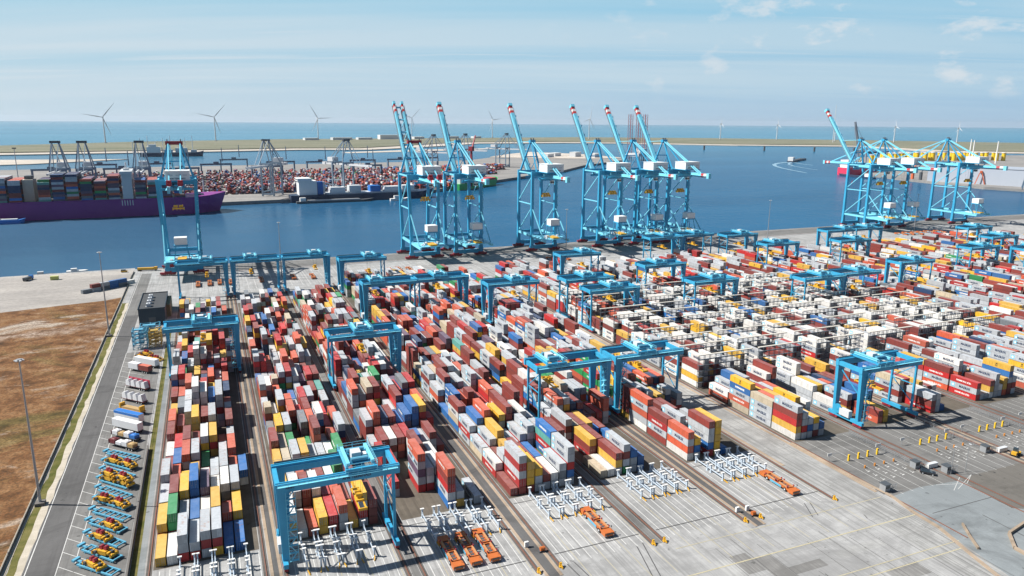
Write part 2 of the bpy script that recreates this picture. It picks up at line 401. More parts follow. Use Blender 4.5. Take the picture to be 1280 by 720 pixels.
def water_mat():
    t = NT('sea_water'); sp = t.n.new('ShaderNodeSeparateXYZ'); t.link(t.tc.outputs['Object'], sp.inputs[0])
    o = t.mapping()
    big = t.noise(t.mapping((.4, 1, 1), (0, 0, .3)), .0022, 4, .55)
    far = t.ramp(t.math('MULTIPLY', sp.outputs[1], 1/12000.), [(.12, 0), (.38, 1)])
    near = t.mix(t.ramp(big, [(.35, 0), (.65, 1)]), (.003,.060,.140), (.010,.092,.195))
    west = t.ramp(t.math('ADD', t.math('MULTIPLY', sp.outputs[0], 1/1600.), .4), [(.12, 1), (.62, 0)])
    near = t.mix(t.math('MULTIPLY', west, .55), near, (.105,.150,.190))      # siltier water in the inner basin
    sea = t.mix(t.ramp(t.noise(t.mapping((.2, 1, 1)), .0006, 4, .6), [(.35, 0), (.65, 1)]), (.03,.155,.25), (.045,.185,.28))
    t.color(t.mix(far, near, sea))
    t.b.inputs['Roughness'].default_value = .22; t.b.inputs['IOR'].default_value = 1.2; t.b.inputs['Specular IOR Level'].default_value = .05
    n1 = t.noise(t.mapping((1, .55, 1), (0, 0, .5)), .10, 5, .6); n2 = t.noise(t.mapping((.5, 1, 1), (0, 0, .2)), .012, 3, .5)
    t.bump(t.math('ADD', n1, t.math('MULTIPLY', n2, 2.5)), .55, .9); return t.m
WATER = water_mat()

# ---------------------------------------------------------------- the setting
n = 96
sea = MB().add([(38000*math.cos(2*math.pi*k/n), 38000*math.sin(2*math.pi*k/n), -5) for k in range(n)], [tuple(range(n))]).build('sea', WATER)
struct(sea)
QY = 621.
def land(name, poly, z, mat, mwall=None, zb=-9):
    return struct(MB().prism(poly, zb, z, 0).build(name, mat))
land('yard_ground', [(-900,-250),(1700,-250),(1700,QY),(-56,QY),(-57,627),(-145,624),(-320,618),(-900,612)], 0, CONC)
def sheet(name, poly, z, mat): return struct(MB().sheet(poly, z).build(name, mat))
def rect(name, x0, y0, x1, y1, z, mat): return struct(MB().rect(x0, y0, x1, y1, z).build(name, mat))
sheet('quay_apron_ground', [(-900,512),(-120,505),(-90,512),(-66,517),(-57,523),(-56.6,620),(-145,622.5),(-320,617),(-900,610)], .02, APRON)
sheet('heath_field', [(-900,-240),(-57,-240),(-57,524),(-66,518),(-90,513),(-120,506),(-900,513)], .012, field_mat())
rect('sandy_strip', -57, -240, -55, 600, .02, VERGES)
jag = random.Random(5); yy_ = [-240+745*k/150 for k in range(151)]
sheet('grass_verge', [(-55.1+jag.uniform(-.35,.35), y) for y in yy_] + [(-52.9+jag.uniform(-.5,.55), y) for y in reversed(yy_)], .033, VERGE)
sheet('sandy_road_edge', [(-53.3, y) for y in yy_] + [(-51.2+jag.uniform(-.25,.35), y) for y in reversed(yy_)], .032, VERGES)
rect('service_road', -51.2, -240, -43.4, 470, .03, ASPH)
rect('old_service_road', -51.2, 470, -43.4, 600, .03, ASPHW)
rect('trailer_park_ground', -43.4, 120, -27.2, 392, .03, ASPHW)
rect('grass_strip', -26, 60, -24.2, 425, .03, VERGE)
rect('footpath', -24.2, 60, -22.6, 430, .03, ASPHB)
mk = MB(); mk.rect(-50.7, -240, -50.45, 600, .045); mk.rect(-43.5, 120, -43.3, 392, .045); mk.rect(-39.6, 200, -39.4, 392, .045); mk.rect(-43.4, 405, -43.2, 440, .045)
for k in range(34):
    y = 150 + 7.1*k
    mk.sheet([(-43.3, y), (-39.5, y-3.8), (-39.5, y-3.55), (-43.3, y+.25)], .05)
    mk.sheet([(-39.3, y-4.0), (-33, y-10.3), (-33, y-10.05), (-39.3, y-3.75)], .05)
struct(mk.build('road_markings', PAINTW))

# stack blocks: left rail, right rail
BL = [(-21.5, 6.2), (11., 39.8), (43.6, 71.), (77.3, 105.6), (109.2, 137.), (142.6, 171.2)]
x = 189.2
k = 0
while x < 720:
    BL.append((x, x+29.0)); x += 29+3.6 if k % 2 == 0 else 29+5.2; k += 1
NB = len(BL)
YEND = 492.
for i, (a, b) in enumerate(BL):
    y0 = 189 if i < 6 else 187
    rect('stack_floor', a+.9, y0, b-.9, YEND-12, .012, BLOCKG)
    for xx in (a, b):
        yb = 151 if i < 6 else 120
        rect('rail_ballast', xx-.7, yb, xx+.7, YEND+26, .02, BALLAST)
        struct(MB().box(xx-.11, yb+1, .0, xx+.11, YEND+25, .22).build('crane_rail', RAILM))
for i in range(NB-1):
    a, b = BL[i][1], BL[i+1][0]
    g = b-a
    if i == 5:   # wide concrete lane
        rect('concrete_lane', a+1.2, -100, b-2.6, YEND, .018, CONC2)
        struct(MB().box(b-2.6, 150, 0, b-1.4, YEND, .12).build('kerb', TANC))
        struct(MB().box(a+1., 175, 0, a+2.2, YEND, .12).build('kerb', TANC))
    elif g > 4.2:
        yb = 148 if i < 6 else 128
        struct(MB().box(a+.95, yb, 0, a+1.75, YEND+10, .13).build('kerb', TANC))
        struct(MB().box(b-1.75, yb, 0, b-.95, YEND+10, .13).build('kerb', TANC))
        rect('service_road', a+1.75, yb, b-1.75, YEND+10, .03, ASPH)
    else:
        rect('rail_gap_ground', a+.86, 151 if i < 6 else 125, b-.86, YEND+10, .016, ASPHW)
# transfer zone lane stripes, seals and yellow guide lines on the carrier apron
lm = MB(); ym = MB(); sm = MB()
for i in range(1, 6):
    a, b = BL[i]
    for k in range(11):
        xx = a + 2.2 + (b-a-4.4)*k/10
        lm.rect(xx-.12, 152 + (k % 3), xx+.12, 188.5, .03)
        if k % 3 == 1: ym.rect(xx+.9, 138, xx+1.05, 178, .034)
    sm.rect(a+1, 157, b-1, 157.35, .04); sm.rect(a+1, 185.5, b-1, 185.8, .04)
for k in range(11):
    xx = -19 + 2.4*k; lm.rect(xx-.12, 150, xx+.12, 188, .03)
ym.rect(20, 135.4, 186.5, 135.75, .036); ym.rect(110, 147, 186, 147.2, .036); ym.rect(120, 118, 184, 118.3, .036); ym.rect(0, 121, 186, 121.25, .036)
for k in range(26):
    xx = 24 + 6.4*k + random.uniform(-1, 1); sm.rect(xx, 92 + random.uniform(0, 12), xx+.14, 134 + random.uniform(-10, 12), .032)
struct(lm.build('lane_markings', PAINTW)); struct(ym.build('yellow_guide_markings', PAINTY)); 
pr_ = random.Random(9); pm1 = MB(); pm2 = MB()
for k in range(70):
    xx = 20 + 5.6*pr_.randint(0, 27); y0 = 96 + 14.3*pr_.randint(0, 2) + pr_.uniform(0, 6); w = 5.5*pr_.choice((1, 1, 2)); h_ = pr_.choice((3.2, 5.1, 8.3))
    if xx + w > 176: continue
    (pm1 if k % 2 else pm2).rect(xx, y0, xx+w, y0+h_, .004 + .00012*k)
for k in range(11):
    xx = pr_.uniform(30, 175); y0 = pr_.uniform(100, 150); a = pr_.uniform(-.5, .5); L_ = pr_.uniform(6, 26)
    for o_ in (0, 2.1):
        sm.sheet([(xx+o_, y0), (xx+o_+.3, y0), (xx+o_+.3+math.sin(a)*L_, y0+math.cos(a)*L_), (xx+o_+math.sin(a)*L_, y0+math.cos(a)*L_)], .0135)
struct(pm1.build('dark_slab_surface', ground_concrete('patched_slab_dark', (.27,.265,.255), streak=.6, joints=False))); struct(pm2.build('pale_slab_surface', ground_concrete('patched_slab_pale', (.43,.43,.42), streak=.5, joints=False)))
struct(sm.build('joint_surface', SEAL))
# landside truck area
rect('truck_lane_ground', 188.6, 143, 720, 188, .014, ASPHW)
sheet('new_asphalt', [(189.3,146),(202.4,147.2),(219.3,145.4),(217,127.5),(223,124),(223,92),(180,92),(187,128)], .022, ASPHB)
sheet('brown_asphalt', [(219.5,145.4),(226,146.5),(290,146.5),(320,100),(223,92),(223,124),(217.2,127.4)], .018, ASPHD)
sm2 = MB(); sm2.rect(205, 108, 205.3, 128, .04); sm2.rect(192, 134, 219, 134.25, .04); sm2.sheet([(206,112),(209,112),(208.6,110),(206,110.2)], .042)
struct(sm2.build('dark_patch_surface', SEAL))
# curved kerb where the carrier apron ends
path = [(188.2,188),(188.2,161),(189.3,146),(187.2,137),(186.6,127.6),(182.4,115.1),(179.7,105.9),(175,90)]
ck = MB()
for p, q in zip(path, path[1:]):
    d = Vector((q[0]-p[0], q[1]-p[1])).normalized(); nx, ny = -d.y*.55, d.x*.55
    ck.prism([(p[0]-nx,p[1]-ny),(q[0]-nx,q[1]-ny),(q[0]+nx,q[1]+ny),(p[0]+nx,p[1]+ny)], 0, .28)
struct(ck.build('curved_kerb', TANC))
# quay apron: sunk trench line, crane rails, yellow edge
qm = MB(); qm.rect(-55, QY-.9, 1690, QY-.45, .03); struct(qm.build('quay_edge_marking', PAINTY))
tr = MB(); tr.rect(-20, 583.5, 1690, 584.6, .03); tr.rect(-56, 556, -20, 556.5, .03); struct(tr.build('cable_trench_surface', SEAL))
for yy in (588, 618): struct(MB().box(-40, yy-.15, 0, 1690, yy+.15, .18).build('quay_crane_rail', RAILM))
rect('waterside_lane_ground', -20, 590, 1690, 616, .015, ASPHW)
am = MB()
for k in range(60):
    xx = -15+12*k
    for j in range(2): am.rect(xx+j*5, 520, xx+j*5+.2, 575, .028)
struct(am.build('apron_lane_markings', PAINTW))
# fringe of rubble and quay wall cap
struct(MB().box(-900, 611, -8, -145, 613.5, .6).build('rubble_edge', TERM))

# far shore
def far(name, poly, z, mat): return land(name, poly, z, mat)
far('far_terminal_ground', [(-1500,1100),(20,1105),(290,1140),(570,1393),(760,1550),(936,1758),(1205,1990),(1260,2080),(1250,2360),(1150,2560),(1010,2420),(720,2080),(400,2030),(0,2000),(-400,1960),(-1500,1900)], 0, TERM)
far('sandy_point', [(1262,2080),(1255,2362),(1150,2590),(1000,2440),(860,2260),(980,2120),(1120,2060)], 1.2, SAND)
far('beach', [(-1500,2180),(-600,2190),(-420,2260),(-300,2380),(-210,2470),(-430,2500),(-1500,2600)], -3, SAND)
far('dune_spit', [(-3000,2900),(-625,2960),(-5,3085),(340,3200),(610,3160),(1000,3560),(1320,3930),(1900,3940),(2300,3720),(2700,3330),(3150,3100),(3270,3000),(3100,2330),(3300,2100),(3900,1600),(6200,2000),(5200,2700),(4800,3300),(4300,4000),(3500,4680),(2600,5060),(1800,4900),(1200,4800),(430,4640),(-280,4250),(-790,3680),(-3000,3500)], 1.5, DUNE)
far('spit_beach', [(-3000,2770),(-625,2820),(5,2940),(350,3050),(620,3000),(1060,3400),(1360,3740),(1880,3745),(2230,3570),(2610,3180),(3070,2940),(3170,2870),(2960,2300),(3180,2040),(3300,2100),(3100,2330),(3270,3000),(3150,3100),(2700,3330),(2300,3720),(1900,3940),(1320,3930),(1000,3560),(610,3160),(340,3200),(-5,3085),(-625,2960),(-3000,2900)], -1.5, SAND)
far('outer_beach', [(-3000,3490),(-790,3670),(-280,4240),(430,4630),(1200,4790),(1800,4890),(2600,5050),(3500,4670),(3560,4730),(2620,5140),(1790,4985),(1180,4890),(390,4730),(-320,4330),(-830,3760),(-3000,3570)], -2, SAND)
far('sand_bar', [(500,2760),(900,2900),(1220,3060),(1180,3120),(820,3020),(480,2840)], -4, SAND)
far('east_terminal_ground', [(1345,935),(1365,1060),(1375,1120),(1420,1270),(1700,1620),(2139,1930),(2500,2000),(3600,1700),(3600,500),(1900,420),(1400,760)], 0, TERM)

# the air: one pale even volume round camera and scene
hz = NT('sea_air'); hz.n.remove(hz.b); hv = hz.n.new('ShaderNodeVolumePrincipled'); hv.inputs['Color'].default_value = (.78,.88,1,1); hv.inputs['Density'].default_value = 1.6e-5; hv.inputs['Anisotropy'].default_value = .2
hz.link(hv.outputs[0], hz.n['Material Output'].inputs['Volume'])
hb_ = MB().box(-42000, -42000, -11, 42000, 42000, 246).build('haze', hz.m); hb_['kind'] = 'stuff'
tag(hb_, 'thin pale sea air over the whole harbour', 'haze')
SC.cycles.volume_bounces = 0
# ---------------------------------------------------------------- containers
CW, CH, L40, L20 = 2.438, 2.591, 12.19, 6.06
PITCH = 2.79
FRONT = {
 0: [['Y','W','RGG','RG','GRG','YRG','B','B',''], ['RY','REE','GG','GB','WW','RGY','MO','YY',''], ['OG','RYM','YYY','NBBB','MMP','GW','GDW','YYG',''], ['GGG','RO','SY','MMY','RW','GG','DDG','MO','WB']],
 1: [['GYW','W','O','YY','MR','GGO','Y','GRGY','MMM'], ['GW','MGW','MMM','GGW','MR','RO','M','GGM',''], ['GY','DG','GO','W','GM','BW','EEE','SG',''], ['YY','YS','GGG','DDY','WG','BG','RW','EEE','M']],
 2: [['','','','','','BGRMO','YG','','G'], ['GR','','','RGPGO','RWG','GBW','','',''], ['MMR','MR','','','WWWM','GM','MW','',''], ['BG','MRM','GMW','MOM','RRR','GGB','YG','GGM','M']],
 3: [['M','MRGRG','MYYY','GGY','GM','GW','GDG','GBRGG',''], ['RW','YMG','WWY','YYM','EM','GB','M','EBRTB','YYMMM'], ['SG','YRG','GGYY','MW','MG','RRG','MGWG','GS','MMG']],
 4: [['S','W','GYM','EGMG','GGB','BB','','',''], ['','RMY','RMM','MG','','MB','','',''], ['RGMG','SGS','MRM','RRY','NB','GM','','','']],
 5: [['WOGO','GBY','','RBGGM','YYYYY','B','','',''], ['MGRM','MG','GGGG','GM','RG','MRG','','',''], ['WGOGO','RMG','','GGM','MRM','YG','','','']],
 6: [['WYRMG','GRGG','GBG','MGY','GB','','','',''], ['GGGS','OMGO','YYMY','MGM','GYMY','WG','BGW','',''], ['SOGBY','MRGY','GGB','MMY','GGR','YGG','GYO','B','G']],
 7: [['','','','OM','YY','','','',''], ['GW','','YMG','BNB','SM','BG','MNB','',''], ['GGW','MYY','MMG','YMO','GGN','GRM','MGM','RR','']],
 8: [['','RMG','GGW','B','','','','',''], ['GMGS','MRGR','GM','BB','YSY','MG','MM','GW',''], ['MGB','RGWB','GGMB','MGW','RGG','YGY','GG','BG','G']],
}
WL = dict(G=.25, W=.08, M=.22, R=.10, O=.11, Y=.08, B=.07, E=.035, N=.03, D=.03, P=.02, S=.03, T=.015)
WR = dict(G=.41, W=.10, M=.20, R=.06, O=.075, Y=.10, B=.035, E=.01, N=.01, S=.02, D=.005)
WF = dict(G=.17, W=.10, M=.06, O=.03, Y=.06, B=.02, R=.02); WF['W'] = .55; WF['M'] = .14
def pick(w):
    ks = list(w); p = np.array([w[k] for k in ks]); return ks[rng.choice(len(ks), p=p/p.sum())]
REEF = {6: (247, 377), 7: (247, 377), 8: (247, 377), 9: (247, 363), 10: (247, 377), 11: (247, 334)}
REEF_ROWS = []
BOXES = []      # (x, y0, length, z, colour, block, col, bay, half, tier)
HGT = {}
CRANE_AT = {1: (177,), 0: (338,)}
for b, (ra, rb) in enumerate(BL):
    xm = (ra+rb)/2
    starts = []; y = 190.2 if b < 6 else (192.0 if b != 6 else 192.5); j = 0
    if b in (6, 7, 8): y = 189.5
    rf = REEF.get(b)
    while y < (468 if b < 3 else 484):
        inr = rf and rf[0]-2 < y+14 and y < rf[1]
        if inr:
            y = rf[0] + 14.4*max(0, math.ceil((y-rf[0]-2)/14.4)) + .9
            if y > rf[1]+2: inr = False; rf = None
        starts.append((y, bool(inr)))
        if inr: REEF_ROWS.append((b, y-.9))
        y += 12.75 if not inr else 13.2
    mean = {0: 2.35, 1: 2.5, 2: 3.1, 3: 3.35, 4: 3.45, 5: 3.5}.get(b, 3.5)
    for j, (y0, inr) in enumerate(starts):
        bm = mean + rng.normal(0, .38)
        if b >= 10 and y0 < 240: bm += .4
        for c in range(9):
            x = xm + (c-4)*PITCH
            spec = None
            if b in FRONT and j < len(FRONT[b]): spec = FRONT[b][j][c]
            if spec is None:
                if b == 0 and c == 8 and rng.random() < .75: continue
                h = int(round(rng.normal(bm + (.25 if 1 < b < 6 else 0), 1.2)))
                if rng.random() < .05: h = 0
                h = max(0, min(5, h + (1 if inr and rng.random() < .6 else 0))); w = WF if inr else (WL if b < 4 else WR)
                if b in (4, 5): w = WL if rng.random() < .4 else WR
                if rng.random() < .35 and h > 1:
                    base = pick(w); spec = ''.join(base if rng.random() < .6 else pick(w) for _ in range(h))
                else: spec = ''.join(pick(w) for _ in range(h))
            jy = rng.uniform(-.12, .12)
            if len(spec) and rng.random() < (.14 if b < 6 else .08) and not inr and j > 0:
                sp2 = spec if rng.random() < .5 else spec[:-1]
                for hf, s in ((0, spec), (1, sp2)):
                    for t, k in enumerate(s): BOXES.append((x, y0+jy+hf*6.13, L20, t*CH, k, b, c, j, hf, t))
                HGT[b, c, j] = len(sp2)
            else:
                for t, k in enumerate(spec): BOXES.append((x, y0+jy, L40, t*CH, k, b, c, j, 0, t))
                HGT[b, c, j] = len(spec)
NBOX = len(BOXES)
print('containers', NBOX)

# which boxes show largest: paint their outlines, far to near, into a small picture
def project(P):
    V = P - np.array([0, 0, H]); d = V @ np.array(Fv)
    return np.stack([640 + f_px*(V @ np.array(Rv))/d, 360 - f_px*(V @ np.array(Uv))/d], -1), d
SCL = .6
ids = np.full((int(720*SCL), int(1280*SCL)), -1, np.int32)
ar = np.array([b[:4] for b in BOXES]); cen = ar[:, :3]*0
cen[:, 0] = ar[:, 0]; cen[:, 1] = ar[:, 1]+ar[:, 2]/2; cen[:, 2] = ar[:, 3]+1.3
order = np.argsort(-((cen - np.array([0, 0, H]))**2).sum(1))
c8 = np.array([(-1,0,0),(1,0,0),(1,1,0),(-1,1,0),(-1,0,1),(1,0,1),(1,1,1),(-1,1,1)], float)
P8 = np.stack([ar[:, None, 0] + c8[None, :, 0]*CW/2, ar[:, None, 1] + c8[None, :, 1]*ar[:, None, 2], ar[:, None, 3] + c8[None, :, 2]*CH], -1)
px8, _d = project(P8); px8 = px8*SCL
Hh, Ww = ids.shape
for i in order:
    p = px8[i]
    if p[:, 0].max() < 0 or p[:, 0].min() > Ww or p[:, 1].min() > Hh or p[:, 1].max() < 0: continue
    for q in ((4,5,6,7), (0,1,5,4), (3,0,4,7) if cen[i, 0] > 0 else (1,2,6,5)):
        pp = p[list(q)]
        x0, y0 = np.maximum(np.floor(pp.min(0)).astype(int), 0); x1 = min(int(pp[:, 0].max())+2, Ww); y1 = min(int(pp[:, 1].max())+2, Hh)
        if x1 <= x0 or y1 <= y0: continue
        gx, gy = np.meshgrid(np.arange(x0, x1)+.5, np.arange(y0, y1)+.5)
        s = None; pos = np.ones(gx.shape, bool); neg = np.ones(gx.shape, bool)
        for k in range(4):
            a, bb = pp[k], pp[(k+1) % 4]
            cr = (bb[0]-a[0])*(gy-a[1]) - (bb[1]-a[1])*(gx-a[0]); pos &= cr >= 0; neg &= cr <= 0
        ids[y0:y1, x0:x1][pos | neg] = i
cnt = np.bincount(ids[ids >= 0], minlength=NBOX)
TOP = set(np.argsort(-cnt)[:288].tolist())

BRAND = {'G': [('maersk', .72)], 'W': [('maersk', .6)], 'R': [('hamburg', .45)], 'O': [('hamburg', .5)], 'Y': [('msc', .8)], 'B': [('safmarine', .4)], 'E': [('evergreen', .7)], 'N': [('cma', .5)]}
def brand_of(k, i):
    for nme, p in BRAND.get(k, ()):
        if (i*7919 % 1000)/1000 < p: return nme
    return ''
def side_lettering(mb, brand, L, xs, y0, z0):
    """lettering on one long side; xs = x of the wall, -1/+1 side from its sign given in xs[1]"""
    x, sgn = xs
    ux = (0, -1, 0) if sgn < 0 else (0, 1, 0); uy = (0, 0, 1); ym = y0+L/2; zm = z0+CH*.52
    s = L/L40
    along = lambda d: ym - d if sgn < 0 else ym + d
    n0 = len(CMAT)
    if brand == 'maersk':
        a = 1.12*(.62+.38*s)
        mb.text('MAERSK', (x, along(.9*s), zm), ux, uy, a, n0+1)
        cy = along(-4.55*s); r = .85
        pts = [(x+sgn*.03, cy + (-r if q in (0, 3) else r)*(1 if sgn > 0 else -1), zm + (-r if q < 2 else r)) for q in range(4)]
        mb.add(pts, [(0,1,2,3)], n0+2)
        st = []
        for q in range(14):
            rr = .72 if q % 2 == 0 else .33; an = math.pi/2 + math.pi*q/7
            st.append((x+sgn*.05, cy + rr*math.cos(an)*(1 if sgn > 0 else -1), zm + rr*math.sin(an)))
        mb.add(st, [tuple(range(14))], n0)
    elif brand == 'hamburg': mb.text('HAMBURG SÜD', (x, ym, zm), ux, uy, .92*(.55+.45*s), n0)
    elif brand == 'msc':
        mb.text('M', (x, ym, zm+.42), ux, uy, .72, n0+3); mb.text('SC', (x, ym, zm-.42), ux, uy, .72, n0+3)
    elif brand == 'safmarine': mb.text('SAFMARINE', (x, ym, zm), ux, uy, .85*(.6+.4*s), n0)
    elif brand == 'evergreen': mb.text('EVERGREEN', (x, ym, zm), ux, uy, .8*(.6+.4*s), n0)
    elif brand == 'cma': mb.text('CMA CGM', (x, ym, zm), ux, uy, .95*(.6+.4*s), n0)
ALLM = CMAT + XM
_cm = {}
def container_mesh(k, L, brand):
    key = (k, L, brand)
    if key not in _cm:
        mb = MB(); w = CW/2; ci = CK.index(k); e = .03
        mb.box(-w+e, .05, .10, w-e, L-.04, CH-.08, ci)
        for sx_ in (-1, 1):
            for yy in (0, L-.16): mb.box(sx_*w - (.14 if sx_ > 0 else 0), yy, 0, sx_*w + (.14 if sx_ < 0 else 0), yy+.16, CH-.02, ci)
            xa, xb = (w-.09, w-.002) if sx_ > 0 else (-w+.002, -w+.09)
            mb.box(xa, .16, .03, xb, L-.16, .17, ci); mb.box(xa, .16, CH-.17, xb, L-.16, CH-.06, ci)
        for yy in (.004, L-.104): mb.box(-w+.14, yy, CH-.18, w-.14, yy+.1, CH-.056, ci); mb.box(-w+.14, yy, .004, w-.14, yy+.1, .15, ci)
        if brand:
            for sg in (-1, 1): side_lettering(mb, brand, L, (sg*(w-e), sg), 0, 0)
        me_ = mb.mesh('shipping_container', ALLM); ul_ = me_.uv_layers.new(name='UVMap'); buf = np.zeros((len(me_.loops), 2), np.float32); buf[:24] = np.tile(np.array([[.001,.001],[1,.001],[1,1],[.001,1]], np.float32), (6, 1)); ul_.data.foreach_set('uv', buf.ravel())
        _cm[key] = me_
    return _cm[key]
_dm = {}
def door_mesh(k):
    if k not in _dm:
        mb = MB(); w = CW/2; ci = CK.index(k)
        mb.box(-w+.15, .012, .16, -.012, .045, CH-.14, ci); mb.box(.012, .012, .16, w-.15, .045, CH-.14, ci)
        for xx in (-.82, -.32, .32, .82): mb.tube((xx, -.01, .12), (xx, -.01, CH-.1), .035, n=6, mi=len(CMAT)+4)
        for zz in (.5, 1.3, 2.1): mb.box(-w+.17, -.002, zz, w-.17, .011, zz+.05, ci)
        for xx in (-.57, .57): mb.box(xx-.25, -.022, 1.05, xx+.25, -.012, 1.11, len(CMAT)+4)
        _dm[k] = mb.mesh('door', ALLM)
    return _dm[k]
BNAME = {0: 'trailer-park block', 1: 'front-gantry block', 2: 'three-carrier block', 3: 'lone-carrier block', 4: 'empty-rack block', 5: 'concrete-lane block', 6: 'truck-gate block', 7: 'truck-gantry block', 8: 'machine-gate block'}
stuff = MB.__new__(MB)
SV = []; SF = []; SM = []; txt = MB()
face = np.array([(4,5,6,7),(0,1,5,4),(1,2,6,5),(2,3,7,6),(3,0,4,7),(0,3,2,1)])
for i, (x, y0, L, z, k, b, c, j, hf, t) in enumerate(BOXES):
    br = brand_of(k, i)
    if i in TOP:
        o = link('shipping_container', container_mesh(k, L, br), None, (x, y0, z))
        bn = BNAME.get(b, 'block %s' % ORD[b])
        if L == L40: lb = f'{CNAME[k]} container, {ORD[t]} tier, {ORD[j]} stack from racks, {ORD[c]} row from road, {bn}'
        else: lb = f'{CNAME[k]} short container, {ORD[t]} tier, {"rear" if hf else "front"} half of {ORD[j]} stack, {ORD[c]} row, {bn}'
        tag(o, lb, 'container', 'containers stacked in the yard')
        link('door', door_mesh(k), o)
    else:
        n0 = i
        P = P8[i].copy(); P[4:, 2] -= .09
        SV.append(P); SF.append(CK.index(k))
        if br and x > 0 and (cnt[i] > 0) and HGT.get((b, c-1, j), 0) <= t and z+CH < 40 and (y0 < 420):
            side_lettering(txt, br, L, (x-CW/2, -1), y0, z)
nb = len(SV)
V = np.concatenate(SV).reshape(-1, 3); F = (np.arange(nb)[:, None, None]*8 + face[None]).reshape(-1, 4)
me = bpy.data.meshes.new('stacked_containers')
nt = len(txt.v); tf = [len(f) for f in txt.f]
me.vertices.add(len(V)+nt); me.vertices.foreach_set('co', np.concatenate([V, np.array(txt.v, float).reshape(-1, 3)]).astype(np.float32).ravel())
loops = np.concatenate([F.ravel(), np.array([q+len(V) for f in txt.f for q in f], np.int64)]).astype(np.int32)
tot = np.concatenate([np.full(len(F), 4), np.array(tf, np.int64)]).astype(np.int32)
start = np.concatenate([[0], np.cumsum(tot)[:-1]]).astype(np.int32)
me.loops.add(len(loops)); me.loops.foreach_set('vertex_index', loops)
me.polygons.add(len(tot)); me.polygons.foreach_set('loop_start', start); me.polygons.foreach_set('loop_total', tot)
for m in ALLM: me.materials.append(m)
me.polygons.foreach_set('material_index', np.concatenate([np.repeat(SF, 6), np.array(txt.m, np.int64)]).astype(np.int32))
uvl = me.uv_layers.new(name='UVMap'); q4 = np.tile(np.array([[.001,.001],[1,.001],[1,1],[.001,1]], np.float32), (len(F), 1)); uvl.data.foreach_set('uv', np.concatenate([q4, np.zeros((len(loops)-4*len(F), 2), np.float32)]).ravel())
me.update(calc_edges=True); me.validate()
sc_ = link('stacked_containers', me); sc_['kind'] = 'stuff'
tag(sc_, 'thousands of coloured shipping containers stacked in blocks farther back in the yard', 'containers')
